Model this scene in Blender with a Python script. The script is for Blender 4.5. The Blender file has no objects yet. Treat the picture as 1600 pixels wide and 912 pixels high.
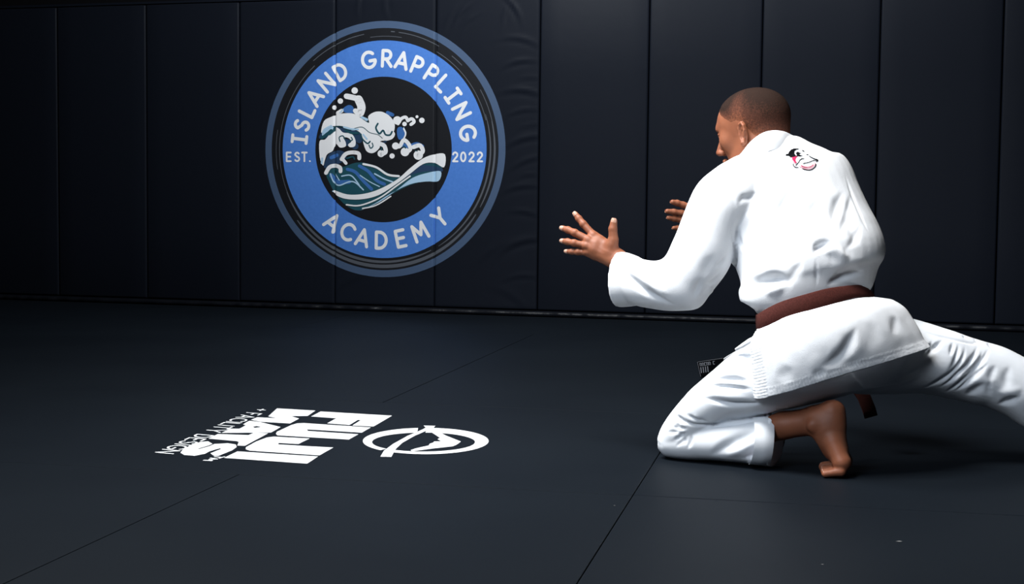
import bpy, bmesh, math, random
import numpy as np
from mathutils import Vector, Matrix
from mathutils.bvhtree import BVHTree

# ------------------------------------------------------------------ camera
F_PX, PITCH, ROLL, CAM_H = 2222.2, 0.0621, 0.01065, 0.6292
def cam_matrix():
    cp, sp = math.cos(PITCH), math.sin(PITCH)
    R = np.array([[1, 0, 0], [0, -sp, -cp], [0, cp, -sp]])
    c, s = math.cos(ROLL), math.sin(ROLL)
    return np.array([[c, -s, 0], [s, c, 0], [0, 0, 1]]) @ R      # rows: right, down, forward
RC = cam_matrix()
cd = bpy.data.cameras.new('camera'); cam = bpy.data.objects.new('camera', cd)
bpy.context.scene.collection.objects.link(cam)
cd.sensor_width = 36; cd.lens = F_PX / 1600 * 36; cd.clip_end = 60
M = Matrix.Identity(4)
for i in range(3):
    M[i][0] = RC[0][i]; M[i][1] = -RC[1][i]; M[i][2] = -RC[2][i]
M[2][3] = CAM_H
cam.matrix_world = M
bpy.context.scene.camera = cam

# ------------------------------------------------------------------ world, lights, exposure
sc = bpy.context.scene
sc.view_settings.view_transform = 'Standard'; sc.view_settings.look = 'None'
sc.view_settings.gamma = 1; sc.view_settings.exposure = 0.0
w = bpy.data.worlds.new('world'); sc.world = w; w.use_nodes = True
w.node_tree.nodes['Background'].inputs[0].default_value = (0.55, 0.68, 1.0, 1)
w.node_tree.nodes['Background'].inputs[1].default_value = 0.05
def area(name, loc, target, size, power, color=(1, 1, 1), sizey=None, spread=math.pi):
    l = bpy.data.lights.new(name, 'AREA'); l.energy = power; l.color = color
    l.shape = 'RECTANGLE'; l.size = size; l.size_y = sizey or size; l.spread = spread
    o = bpy.data.objects.new(name, l); sc.collection.objects.link(o); o.location = loc
    o.rotation_euler = (Vector(target) - Vector(loc)).to_track_quat('-Z', 'Y').to_euler()
    return o
area('ceiling_light_over_mat', (-0.45, 2.9, 2.9), (0.35, 3.5, 0.4), 1.0, 80, (1, 0.99, 0.97), spread=math.radians(115))
area('ceiling_light_left', (-1.4, 3.9, 2.9), (0.6, 3.6, 0.5), 0.8, 55, (0.93, 0.97, 1), spread=math.radians(130))
area('fill_light_behind', (-1.6, 0.4, 2.6), (0.8, 3.3, 0.3), 1.5, 24, (0.80, 0.89, 1), spread=math.radians(80))  # added bluish fill from behind the camera, brightens the white clothes
area('ceiling_light_logo', (-0.5, 6.1, 2.95), (-0.75, 7.9, 0.9), 0.8, 105, (0.93, 0.97, 1), 0.5)
area('ceiling_light_wall', (1.3, 6.25, 2.95), (1.25, 7.6, 1.4), 1.0, 29, (0.9, 0.95, 1), 0.5)

# ------------------------------------------------------------------ helpers
rng = random.Random(4)
C = sc.collection
def W(px, py, Y):                       # point at distance Y (world y) seen at photo pixel (px,py)
    r = np.array([(px - 800) / F_PX, (py - 456) / F_PX, 1.0]) @ RC
    return np.array([0, 0, CAM_H]) + r * (Y / r[1])
def FL(px, py):
    r = np.array([(px - 800) / F_PX, (py - 456) / F_PX, 1.0]) @ RC
    return np.array([0, 0, CAM_H]) - r * (CAM_H / r[2])
YAW, WD = 0.26615, 7.69278
WU = np.array([math.cos(YAW), -math.sin(YAW), 0]); WN = np.array([math.sin(YAW), math.cos(YAW), 0])
def WL(px, py):                         # wall coordinates (u along the wall, z)
    r = np.array([(px - 800) / F_PX, (py - 456) / F_PX, 1.0]) @ RC
    q = np.array([0, 0, CAM_H]) + r * (WD / (r @ WN))
    return q @ WU, q[2]

def new_mesh(name, verts, faces, mats, parent=None, smooth=False, fmat=None):
    me = bpy.data.meshes.new(name)
    verts = np.asarray(verts, dtype=float)
    me.from_pydata([tuple(v) for v in verts], [], [tuple(int(i) for i in f) for f in faces])
    if smooth: me.polygons.foreach_set('use_smooth', [True] * len(me.polygons))
    for m in (mats if isinstance(mats, (list, tuple)) else [mats]): me.materials.append(m)
    if fmat is not None: me.polygons.foreach_set('material_index', fmat)
    me.update()
    o = bpy.data.objects.new(name, me); C.objects.link(o)
    if parent: o.parent = parent
    return o
def tag(o, label=None, cat=None, group=None, kind=None):
    if label: o['label'] = label
    if cat: o['category'] = cat
    if group: o['group'] = group
    if kind: o['kind'] = kind
    return o

def mat(name, base, rough=0.5, spec=0.5, sss=0.0, noise=None, bump=None, sheen=0.0, coat=0):
    m = bpy.data.materials.new(name); m.use_nodes = True
    nt = m.node_tree; b = nt.nodes['Principled BSDF']
    b.inputs['Base Color'].default_value = (*base, 1)
    b.inputs['Roughness'].default_value = rough
    b.inputs['Specular IOR Level'].default_value = spec
    if sss:
        b.inputs['Subsurface Weight'].default_value = sss
        b.inputs['Subsurface Radius'].default_value = (0.012, 0.005, 0.003)
        b.inputs['Subsurface Scale'].default_value = 0.6
    if sheen: b.inputs['Sheen Weight'].default_value = sheen
    if coat: b.inputs['Coat Weight'].default_value = coat
    tc = nt.nodes.new('ShaderNodeTexCoord')
    if noise:                            # (scale, second colour, contrast lo, hi)
        n = nt.nodes.new('ShaderNodeTexNoise'); n.inputs['Scale'].default_value = noise[0]
        n.inputs['Detail'].default_value = 6
        r = nt.nodes.new('ShaderNodeValToRGB')
        r.color_ramp.elements[0].position = noise[2]; r.color_ramp.elements[1].position = noise[3]
        r.color_ramp.elements[0].color = (*base, 1); r.color_ramp.elements[1].color = (*noise[1], 1)
        nt.links.new(tc.outputs['Object'], n.inputs['Vector']); nt.links.new(n.outputs['Fac'], r.inputs['Fac'])
        nt.links.new(r.outputs['Color'], b.inputs['Base Color'])
    prev = None
    for bp in (bump or []):              # (scale, strength, distance)
        n = nt.nodes.new('ShaderNodeTexNoise'); n.inputs['Scale'].default_value = bp[0]; n.inputs['Detail'].default_value = 4
        k = nt.nodes.new('ShaderNodeBump'); k.inputs['Strength'].default_value = bp[1]; k.inputs['Distance'].default_value = bp[2]
        nt.links.new(tc.outputs['Object'], n.inputs['Vector']); nt.links.new(n.outputs['Fac'], k.inputs['Height'])
        if prev: nt.links.new(prev.outputs['Normal'], k.inputs['Normal'])
        nt.links.new(k.outputs['Normal'], b.inputs['Normal']); prev = k
    return m
M_vinyl = mat('black_vinyl', (0.0078, 0.0100, 0.0160), 0.5, 0.08, bump=[(900, 0.25, 0.0005), (14, 0.15, 0.004)])
M_void = mat('black_wall_paint', (0.004, 0.004, 0.005), 0.9, 0.1)
M_floor = mat('mat_vinyl', (0.0046, 0.0066, 0.0096), 0.55, 0.05, noise=(1.3, (0.0058, 0.0082, 0.0115), 0.35, 0.7), bump=[(700, 0.25, 0.0005), (9, 0.1, 0.003)])
M_white = mat('white_print', (0.86, 0.86, 0.87), 0.5, 0.3)
M_fprint = mat('dimmed_white_print', (0.60, 0.61, 0.62), 0.6, 0.2, noise=(40, (0.52, 0.53, 0.54), 0.4, 0.7))  # white darkened in the colour to offset the strong lamp; faint mottling
M_blue = mat('blue_print', (0.065, 0.20, 0.60), 0.5, 0.3, noise=(60, (0.075, 0.22, 0.64), 0.3, 0.7))
M_dimblue = mat('slate_blue_print', (0.060, 0.100, 0.180), 0.5, 0.3)
M_greyarc = mat('grey_print', (0.09, 0.10, 0.12), 0.5, 0.3)
M_disc = mat('black_print', (0.007, 0.008, 0.011), 0.55, 0.25)
M_teal = mat('teal_print', (0.012, 0.075, 0.10), 0.5, 0.3)
M_navy = mat('navy_print', (0.02, 0.05, 0.11), 0.5, 0.3)
M_mid = mat('mid_blue_print', (0.045, 0.15, 0.42), 0.5, 0.3)
M_pale = mat('pale_blue_print', (0.42, 0.62, 0.80), 0.5, 0.3)
M_gi = mat('white_cotton', (0.82, 0.84, 0.87), 0.9, 0.15, bump=[(650, 0.5, 0.0012), (40, 0.15, 0.004)], sheen=0.15)
M_gi2 = mat('white_drill_cotton', (0.80, 0.83, 0.87), 0.85, 0.15, bump=[(1100, 0.35, 0.0008)], sheen=0.1)
M_skin = mat('brown_skin', (0.26, 0.093, 0.048), 0.52, 0.30, sss=0.12, noise=(18, (0.20, 0.068, 0.034), 0.35, 0.75), bump=[(260, 0.18, 0.0012)])
M_nail = mat('pale_nail', (0.50, 0.29, 0.21), 0.25, 0.5)
M_hair = mat('dark_brown_hair', (0.035, 0.018, 0.012), 0.85, 0.08, noise=(330, (0.11, 0.055, 0.035), 0.42, 0.62), bump=[(900, 0.8, 0.002)])
def hair_fade():
    nt = M_hair.node_tree; b = nt.nodes['Principled BSDF']; at = nt.nodes.new('ShaderNodeAttribute'); at.attribute_name = 'length'
    tc = nt.nodes.new('ShaderNodeTexCoord'); n = nt.nodes.new('ShaderNodeTexNoise'); n.inputs['Scale'].default_value = 230; n.inputs['Detail'].default_value = 5; n.inputs['Roughness'].default_value = 0.8
    nt.links.new(tc.outputs['Object'], n.inputs['Vector'])
    ma = nt.nodes.new('ShaderNodeMath'); ma.operation = 'MULTIPLY_ADD'; ma.inputs[1].default_value = 1.5; nt.links.new(n.outputs['Fac'], ma.inputs[0]); nt.links.new(at.outputs['Fac'], ma.inputs[2])
    mb = nt.nodes.new('ShaderNodeMath'); mb.operation = 'MULTIPLY'; mb.inputs[1].default_value = 0.55; nt.links.new(ma.outputs[0], mb.inputs[0]); ma = mb
    r = nt.nodes.new('ShaderNodeValToRGB'); r.color_ramp.elements[0].position = 0.34; r.color_ramp.elements[1].position = 0.86
    r.color_ramp.elements[0].color = (0.23, 0.083, 0.043, 1); r.color_ramp.elements[1].color = (0.022, 0.012, 0.009, 1)
    e = r.color_ramp.elements.new(0.58); e.color = (0.085, 0.032, 0.020, 1)
    nt.links.new(ma.outputs[0], r.inputs['Fac']); nt.links.new(r.outputs['Color'], b.inputs['Base Color'])
hair_fade()
M_brow = mat('black_eyebrow', (0.015, 0.009, 0.007), 0.8, 0.2)
M_eye = mat('eye_white', (0.7, 0.66, 0.62), 0.2, 0.5)
M_iris = mat('dark_iris', (0.02, 0.01, 0.006), 0.1, 0.5)
M_belt = mat('brown_belt_cotton', (0.070, 0.019, 0.015), 0.85, 0.1, noise=(300, (0.050, 0.014, 0.011), 0.4, 0.6), bump=[(700, 0.4, 0.001)])
M_blackcloth = mat('black_patch_cloth', (0.004, 0.004, 0.005), 0.9, 0.05)
M_inner = mat('grey_lining', (0.28, 0.27, 0.33), 0.9, 0.1)
M_red = mat('dark_red_tape', (0.10, 0.012, 0.02), 0.7, 0.2, noise=(220, (0.4, 0.3, 0.32), 0.6, 0.63))
M_crimson = mat('crimson_thread', (0.55, 0.02, 0.09), 0.6, 0.2)
M_pink = mat('pink_thread', (0.8, 0.35, 0.42), 0.7, 0.2)
M_lint = mat('pale_lint', (0.12, 0.12, 0.12), 0.9, 0.1)
M_ceil = mat('dark_ceiling', (0.03, 0.03, 0.032), 0.9, 0.1)

# ------------------------------------------------------------------ back wall with pads
SEAMS = [WL(*t)[0] for t in ((88, 9), (226.5, 6), (373.5, 4), (523.6, 1), (681.6, 0), (844.7, 0), (1016, 0), (1193, 0), (1377.8, 0), (1570.5, 0))]
SEAMS = [(a + b) / 2 for a, b in zip(SEAMS, [SEAMS[0] + 0.607 * i for i in range(10)])]
SEAMS = [SEAMS[0] - 0.61 * k for k in (3, 2, 1)] + SEAMS + [SEAMS[-1] + 0.61 * k for k in (1, 2, 3)]
PAD_B, PAD_T, PAD_TH = 0.035, 1.79, 0.05
WRK = SEAMS.index(min(SEAMS, key=lambda s: abs(s - WL(681, 0)[0])))
_wr = []                                                # vinyl wrinkles: (u, z, half length, half width, angle, height)
r2 = random.Random(9)
for px, py, L, wd, ang, h in ((815, 60, .09, .012, -12, 4), (812, 95, .08, .011, 8, 4.5), (818, 140, .10, .014, -6, 5), (815, 172, .08, .01, 10, 4),
        (820, 215, .10, .014, 14, 5), (822, 250, .09, .012, 20, 4), (815, 290, .09, .013, 8, 4), (820, 330, .08, .012, -8, 3.5), (822, 375, .1, .014, 12, 4), (815, 430, .09, .012, 5, 3),
        (805, 12, .07, .010, -55, 6), (790, 18, .06, .009, 70, 4), (720, 20, .06, .010, 50, 5), (705, 22, .07, .012, 55, 3), (735, 30, .05, .009, 40, 3),
        (828, 120, .05, .008, 0, 3), (830, 195, .06, .008, 5, 3), (825, 272, .05, .008, 10, 3), (800, 380, .12, .02, 30, 2.5)):
    u, z = WL(px, py); _wr.append((u, z, L, wd, math.radians(ang), h / 1000))
for px, py, L, wd, ang, h in ((560, 6, .06, .009, 80, 5), (602, 10, .06, .012, 95, 3), (548, 60, .1, .02, 70, 2.5), (760, 395, .12, .02, 40, 2), (540, 440, .1, .02, 35, 2), (800, 460, .1, .02, -30, 2)):
    u, z = WL(px, py); _wr.append((u, z, L, wd, math.radians(ang), h / 1000))
def pad_off(u, z):
    """how far the padded surface stands out from the wall plane"""
    s0 = max([s for s in SEAMS if s <= u], default=SEAMS[0]); s1 = min([s for s in SEAMS if s > u], default=SEAMS[-1])
    e = min(u - s0, s1 - u) - 0.0022
    R = 0.011
    d = PAD_TH + 0.002 * math.sin(math.pi * (u - s0) / (s1 - s0))
    if e < 0: return d - R
    if e < R: d -= R - math.sqrt(max(R * R - (R - e) ** 2, 0))
    ez = min(z - PAD_B, PAD_T - z)
    if ez < R: d -= R - math.sqrt(max(R * R - (R - max(ez, 0)) ** 2, 0))
    for (a, b, L, wd, an, h) in _wr:
        if abs(u - a) < 2.2 * L and abs(z - b) < 2.2 * L:
            x = (u - a) * math.cos(an) + (z - b) * math.sin(an); y = -(u - a) * math.sin(an) + (z - b) * math.cos(an)
            y += 0.15 * x * x / L
            d += h * math.exp(-(x / L) ** 2 - (y / wd) ** 2) - 0.6 * h * math.exp(-(x / L) ** 2 - ((y + 1.7 * wd) / wd) ** 2)
    return d
def wall_pt(u, z, off): return WU * u + WN * (WD + PAD_TH - off) + np.array([0, 0, z])
def prism(name, corners2, z0, z1, m, parent=None):
    n = len(corners2); v = [(x, y, z0) for x, y in corners2] + [(x, y, z1) for x, y in corners2]
    f = [tuple(range(n))[::-1], tuple(range(n, 2 * n))] + [(i, (i + 1) % n, n + (i + 1) % n, n + i) for i in range(n)]
    return new_mesh(name, v, f, m, parent)
def wall_slab(name, u0, u1, z0, z1, o0, o1, m, parent=None):
    v = [wall_pt(u, z, o) for u in (u0, u1) for z in (z0, z1) for o in (o0, o1)]
    f = [(0, 1, 3, 2), (4, 6, 7, 5), (0, 4, 5, 1), (2, 3, 7, 6), (0, 2, 6, 4), (1, 5, 7, 3)]
    return new_mesh(name, v, f, m, parent)
wall = tag(wall_slab('wall_back', -9.0, 5.15, -0.04, 3.05, -0.12, 0.0, M_void), 'black wall behind a row of upright black vinyl pads', kind='structure')
for k in range(len(SEAMS) - 1):
    a, b = SEAMS[k] + 0.0022, SEAMS[k + 1] - 0.0022
    fine = 2 <= k - 3 <= 4
    du = [0, .0012, .003, .006, .011]; nu = 44 if fine else 6
    us = [a + d for d in du] + [a + .011 + (b - a - .022) * i / nu for i in range(1, nu)] + [b - d for d in du[::-1]]
    nz = 130 if fine else 4
    zs = [PAD_B + d for d in du] + [PAD_B + .011 + (PAD_T - PAD_B - .022) * i / nz for i in range(1, nz)] + [PAD_T - d for d in du[::-1]]
    V = [wall_pt(u, z, pad_off(u, z)) for u in us for z in zs]; nzs = len(zs)
    Fc = [(i * nzs + j, (i + 1) * nzs + j, (i + 1) * nzs + j + 1, i * nzs + j + 1) for i in range(len(us) - 1) for j in range(nzs - 1)]
    # sides back to the wall
    ring = [(i, 0) for i in range(len(us))] + [(len(us) - 1, j) for j in range(1, nzs)] + [(i, nzs - 1) for i in range(len(us) - 2, -1, -1)] + [(0, j) for j in range(nzs - 2, 0, -1)]
    base = len(V)
    for (i, j) in ring: V.append(wall_pt(us[i], zs[j], 0.001))
    for q in range(len(ring)):
        r = (q + 1) % len(ring); i0 = ring[q][0] * nzs + ring[q][1]; i1 = ring[r][0] * nzs + ring[r][1]
        Fc.append((i0, base + q, base + r, i1))
    o = new_mesh('wall_pad', V, Fc, M_vinyl, wall, smooth=True)
    if fine and k == WRK: o['label'] = 'black wall pad with creased vinyl right of the logo'
# wrapped strip along the foot of the wall, slightly puckered
V = []; Fc = []; n = 420
for i in range(n + 1):
    u = SEAMS[0] + (SEAMS[-1] - SEAMS[0]) * i / n
    p = 0.006 * math.sin(u * 9.1) * math.sin(u * 23.7) + 0.004 * math.sin(u * 61 + 2 * math.sin(u * 7)) * (math.sin(u * 3.3) > 0) + 0.002 * rng.random()
    for (z, o) in ((-.001, .0), (-.001, .058 + p), (.012, .068 + p), (.024, .062 + p * 1.5), (.031, .045), (.031, .0)):
        V.append(wall_pt(u, z, o))
    if i:
        for j in range(5):
            a = (i - 1) * 6 + j; Fc.append((a, a + 1, a + 7, a + 6))
M_strip = mat('glossy_black_vinyl', (0.006, 0.007, 0.010), 0.38, 0.18, bump=[(60, 0.4, 0.004)])
tag(new_mesh('baseboard_back', V, Fc, M_strip, None, smooth=True), 'puckered black vinyl strip along the foot of the padded wall', kind='structure')
tag(wall_slab('trim_1', SEAMS[0], SEAMS[-1], 1.793, 1.806, 0.001, 0.055, M_vinyl), 'thin black capping strip on top of the wall pads', kind='structure')

# ------------------------------------------------------------------ floor mats
MY = 0.20967
MU = np.array([math.cos(MY), -math.sin(MY), 0]); MN = np.array([math.sin(MY), math.cos(MY), 0])
L1, L2 = 4.26819, 3.04605
floor = tag(prism('floor', [(-7, -1.5), (7, -1.5), (7, 9.6), (-7, 9.6)], -0.12, -0.045, M_void), 'dark subfloor under black vinyl training mats', kind='structure')
def clip(poly, n, d):                       # keep p.n <= d
    out = []
    for i in range(len(poly)):
        a, b = poly[i], poly[(i + 1) % len(poly)]; da, db = a @ n - d, b @ n - d
        if da <= 0: out.append(a)
        if da * db < 0: out.append(a + (b - a) * da / (da - db))
    return out
rows = [(L1 + 2.44, L1 + 4.88, (-6.5, -2.54, -0.1, 2.34, 6)), (L1, L1 + 2.44, (-6.2, -3.76, -1.32048, 1.12, 3.56, 6)), (L2, L1, (-5.26, -2.815, -0.37487, 2.065, 4.5)),
        (L2 - 1.22, L2, (-6.2, -3.73, -1.2864, -0.37487, 2.065, 4.5)), (L2 - 2.44, L2 - 1.22, (-5, -2.6, -.16, 2.28, 4.7)), (L2 - 4.3, L2 - 2.44, (-5, -1.5, 1, 3.5))]
for (n0, n1, cs) in rows:
    for c0, c1 in zip(cs[:-1], cs[1:]):
        P = [MU * c0 + MN * n0, MU * c1 + MN * n0, MU * c1 + MN * n1, MU * c0 + MN * n1]
        P = clip(P, WN, WD - 0.022)
        if len(P) < 3: continue
        cen = sum(P) / len(P)
        def inset(P, d):
            n = len(P); out = []
            for i in range(n):
                a, b, c = P[i - 1], P[i], P[(i + 1) % n]
                e1 = (b - a) / np.linalg.norm(b - a); e2 = (c - b) / np.linalg.norm(c - b)
                n1_ = np.array([-e1[1], e1[0], 0]); n2_ = np.array([-e2[1], e2[0], 0])
                out.append(b + (n1_ + n2_) * d / (1 + n1_ @ n2_))
            return out
        lv = [(-0.0445, 0.0008), (-0.003, 0.0008), (-0.0006, 0.0014), (0.0, 0.0035)]
        V = []; n = len(P)
        for z, d in lv:
            for q in inset(P, d): V.append((q[0], q[1], z))
        Fc = [tuple(range(n))[::-1], tuple(range(3 * n, 4 * n))]
        for l in range(3):
            Fc += [(l * n + i, l * n + (i + 1) % n, (l + 1) * n + (i + 1) % n, (l + 1) * n + i) for i in range(n)]
        m_ = new_mesh('floor_mat', V, Fc, M_floor, floor)
        if n0 == L2 and c0 < -1 < c1: LOGO_MAT = m_; m_['label'] = 'black floor mat printed with a white logo'
room = [('wall_left', [(-7.1, -1.5), (-7, -1.5), (-7, 9.6), (-7.1, 9.6)]), ('wall_right', [(7, -1.5), (7.1, -1.5), (7.1, 9.6), (7, 9.6)]), ('wall_front', [(-7, -1.6), (7, -1.6), (7, -1.5), (-7, -1.5)])]
for nm, P in room: tag(prism(nm, P, -0.12, 3.05, M_ceil), 'plain dark side of the training room', kind='structure')
tag(prism('ceiling', [(-7.1, -1.6), (7.1, -1.6), (7.1, 9.6), (-7.1, 9.6)], 3.05, 3.12, M_ceil), 'dark ceiling of the training room', kind='structure')

# ------------------------------------------------------------------ flat prints: 2-D shapes cut to the surface they lie on
LIFT = []                               # tiny step per overlapping stroke so no two faces share a plane
def poly_fill(polys):
    """list of polygons [(x,y)..] -> verts, tris (each polygon filled by itself)"""
    V, Fc = [], []; PIDX = []; LIFT.clear()
    for P in polys:
        from mathutils.geometry import tessellate_polygon
        t = tessellate_polygon([[Vector((x, y, 0)) for x, y in P]])
        b = len(V); k = len(PIDX); PIDX.append(0); V += [(x, y) for x, y in P]; LIFT.extend([k * 1.5e-6 * (1 + 40 / (1 + len(polys)))] * len(P)); Fc += [(b + a, b + c, b + d) for a, c, d in t]
    return V, Fc
def stroke(pts, wd, caps=True):
    out = []; r = wd / 2
    for (x0, y0), (x1, y1) in zip(pts[:-1], pts[1:]):
        L = math.hypot(x1 - x0, y1 - y0)
        if L < 1e-9: continue
        nx, ny = -(y1 - y0) / L * r, (x1 - x0) / L * r
        out.append([(x0 + nx, y0 + ny), (x0 - nx, y0 - ny), (x1 - nx, y1 - ny), (x1 + nx, y1 + ny)])
    for x, y in pts: out.append([(x + r * math.cos(a * math.pi / 5), y + r * math.sin(a * math.pi / 5)) for a in range(10)])
    return out
def circle(cx, cy, r, n=20): return [(cx + r * math.cos(2 * math.pi * i / n), cy + r * math.sin(2 * math.pi * i / n)) for i in range(n)]
def annulus(cx, cy, r0, r1, a0=0, a1=360, n=None, c2=None, r0y=None, r1y=None):
    n = n or max(4, int(abs(a1 - a0) / 3)); out = []; c2 = c2 or (cx, cy); r0y = r0y or r0; r1y = r1y or r1
    for i in range(n):
        t0 = math.radians(a0 + (a1 - a0) * i / n); t1 = math.radians(a0 + (a1 - a0) * (i + 1) / n)
        out.append([(c2[0] + r0 * math.cos(t0), c2[1] + r0y * math.sin(t0)), (cx + r1 * math.cos(t0), cy + r1y * math.sin(t0)),
                    (cx + r1 * math.cos(t1), cy + r1y * math.sin(t1)), (c2[0] + r0 * math.cos(t1), c2[1] + r0y * math.sin(t1))])
    return out
def smooth_path(pts, n=6, closed=False):
    P = [np.array(p, float) for p in pts]; N = len(P); out = []
    rngi = range(N if closed else N - 1)
    for i in rngi:
        p0 = P[i - 1] if (closed or i > 0) else P[0]; p1 = P[i]; p2 = P[(i + 1) % N]; p3 = P[(i + 2) % N] if (closed or i + 2 < N) else P[-1]
        for k in range(n):
            t = k / n
            out.append(0.5 * (2 * p1 + (p2 - p0) * t + (2 * p0 - 5 * p1 + 4 * p2 - p3) * t * t + (3 * p1 - p0 - 3 * p2 + p3) * t ** 3))
    if not closed: out.append(P[-1])
    return [tuple(p) for p in out]
def decal_wall(name, polys, layer, m, parent):
    V, Fc = poly_fill(polys)
    bm = bmesh.new(); vs = [bm.verts.new((x, y, l)) for (x, y), l in zip(V, LIFT)]
    for f in Fc:
        try: bm.faces.new([vs[i] for i in f])
        except ValueError: pass
    xs = [v[0] for v in V]; zs = [v[1] for v in V]
    cuts = []
    for s in SEAMS:
        if min(xs) - .02 < s < max(xs) + .02: cuts += [s + d for d in (-.0132, -.008, -.005, -.0034, -.0022, 0, .0022, .0034, .005, .008, .0132)]
    g = 0.025; cuts += [g * i for i in range(int(min(xs) / g), int(max(xs) / g) + 1)]
    for c in cuts:
        if min(xs) < c < max(xs):
            bmesh.ops.bisect_plane(bm, geom=bm.verts[:] + bm.edges[:] + bm.faces[:], plane_co=(c, 0, 0), plane_no=(1, 0, 0))
    for i in range(int(min(zs) / g), int(max(zs) / g) + 1):
        if min(zs) < g * i < max(zs):
            bmesh.ops.bisect_plane(bm, geom=bm.verts[:] + bm.edges[:] + bm.faces[:], plane_co=(0, g * i, 0), plane_no=(0, 1, 0))
    for v in bm.verts:
        u, z, l = v.co
        v.co = Vector(wall_pt(u, z, pad_off(u, z) + 0.0009 + 0.00045 * layer + l))
    for f in bm.faces:
        f.normal_update()
        if f.normal @ Vector(WN) > 0: f.normal_flip()
        f.smooth = True
    me = bpy.data.meshes.new(name); bm.to_mesh(me); bm.free(); me.materials.append(m)
    o = bpy.data.objects.new(name, me); C.objects.link(o); o.parent = parent
    return o

def arc(cx, cy, rx, ry, a0, a1, n=10):
    return [(cx + rx * math.cos(math.radians(a0 + (a1 - a0) * i / n)), cy + ry * math.sin(math.radians(a0 + (a1 - a0) * i / n))) for i in range(n + 1)]
GL = {   # single-line capitals, height 1: (width, strokes)
 'I': (.44, [[(0, 0), (.44, 0)], [(.22, 0), (.22, 1)], [(0, 1), (.44, 1)]]),
 'i': (.0, [[(0, 0), (0, 1)]]),
 'S': (.55, [arc(.28, .74, .25, .25, 35, 180, 8) + arc(.28, .26, .27, .25, 90, -150, 10)[0:]]),
 'L': (.5, [[(0, 1), (0, 0), (.5, 0)]]),
 'A': (.78, [[(0, 0), (.39, 1), (.78, 0)], [(.13, .3), (.65, .3)]]),
 'N': (.72, [[(0, 0), (0, 1), (.72, 0), (.72, 1)]]),
 'D': (.66, [[(0, 0), (0, 1), (.2, 1)] + arc(.2, .5, .46, .5, 90, -90, 12) + [(0, 0)]]),
 'G': (.8, [arc(.45, .5, .45, .5, 45, 340, 16) + [(.87, .42), (.5, .42)]]),
 'R': (.58, [[(0, 0), (0, 1), (.28, 1)] + arc(.28, .73, .27, .27, 90, -90, 10) + [(0, .46)], [(.25, .46), (.6, 0)]]),
 'P': (.56, [[(0, 0), (0, 1), (.28, 1)] + arc(.28, .72, .28, .28, 90, -90, 10) + [(0, .44)]]),
 'C': (.78, [arc(.45, .5, .45, .5, 45, 315, 14)]),
 'E': (.52, [[(.52, 1), (0, 1), (0, 0), (.52, 0)], [(0, .52), (.46, .52)]]),
 'M': (.86, [[(0, 0), (.1, 1), (.43, .3), (.76, 1), (.86, 0)]]),
 'Y': (.68, [[(0, 1), (.34, .48), (.68, 1)], [(.34, .48), (.34, 0)]]),
 'T': (.6, [[(0, 1), (.6, 1)], [(.3, 1), (.3, 0)]]),
 'F': (.5, [[(.5, 1), (0, 1), (0, 0)], [(0, .52), (.44, .52)]]),
 '2': (.52, [arc(.26, .72, .26, .28, 170, -25, 8) + [(0, 0), (.54, 0)]]),
 '0': (.54, [arc(.27, .5, .27, .5, 0, 360, 16)]),
 '.': (.05, [[(0.02, 0), (.03, 0)]]),
 '+': (.5, [[(0, .5), (.5, .5)], [(.25, .25), (.25, .75)]]),
 ' ': (.3, []),
}
CU, CZ = -2.873, 0.9285
logo = decal_wall('academy_logo', annulus(CU, CZ, 0.415, 0.62, n=120), 0, M_blue, wall)
logo['label'] = 'round blue academy logo with a white wave printed on the wall pads'
decal_wall('outer_ring', annulus(CU, CZ, 0.690, 0.730, n=120), 0, M_dimblue, logo)
decal_wall('black_band', annulus(CU, CZ, 0.62, 0.690, n=120), 0, M_disc, logo)
decal_wall('black_disc', annulus(CU, CZ, 0.01, 0.415, n=90), 0, M_disc, logo)
arcs = []
arcs += annulus(CU, CZ, 0.665, 0.669, 100, 130) + annulus(CU, CZ, 0.668, 0.672, 82, 60) + annulus(CU, CZ, 0.668, 0.673, 86, 84) + annulus(CU, CZ, 0.642, 0.645, 97, 80) + annulus(CU, CZ, 0.635, 0.639, 60, 15)
arcs += annulus(CU, CZ, 0.665, 0.669, 52, 45) + annulus(CU, CZ, 0.668, 0.672, 30, 8) + annulus(CU, CZ, 0.638, 0.642, 131, 235) + annulus(CU, CZ, 0.66, 0.663, 170, 190)
for (rc, a0, a1, hw) in ((0.642, 200, 300, .008), (0.668, 215, 330, .010), (0.643, 300, 380, .005), (0.668, 330, 375, .006)):
    n = 40
    for i in range(n):
        t0, t1 = i / n, (i + 1) / n
        w0, w1 = hw * math.sin(math.pi * t0) ** .5, hw * math.sin(math.pi * t1) ** .5
        A0, A1 = math.radians(a0 + (a1 - a0) * t0), math.radians(a0 + (a1 - a0) * t1)
        arcs.append([(CU + (rc - w0) * math.cos(A0), CZ + (rc - w0) * math.sin(A0)), (CU + (rc + w0) * math.cos(A0), CZ + (rc + w0) * math.sin(A0)),
                     (CU + (rc + w1) * math.cos(A1), CZ + (rc + w1) * math.sin(A1)), (CU + (rc - w1) * math.cos(A1), CZ + (rc - w1) * math.sin(A1))])
arcs = [a for a in arcs if len(set((round(x, 5), round(y, 5)) for x, y in a)) == 4]
decal_wall('grey_arc', arcs, 1, M_greyarc, logo)
def letter(ch, u, z, rot, h, sw, parent=logo):
    wd, st = GL[ch]; pol = []
    for s in st:
        q = []
        for x, y in s:
            x, y = (x - wd / 2) * h, (y - .5) * h
            q.append((u + x * math.cos(rot) - y * math.sin(rot), z + x * math.sin(rot) + y * math.cos(rot)))
        pol += stroke(q, sw)
    decal_wall('letter', pol, 1, M_white, parent)
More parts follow.
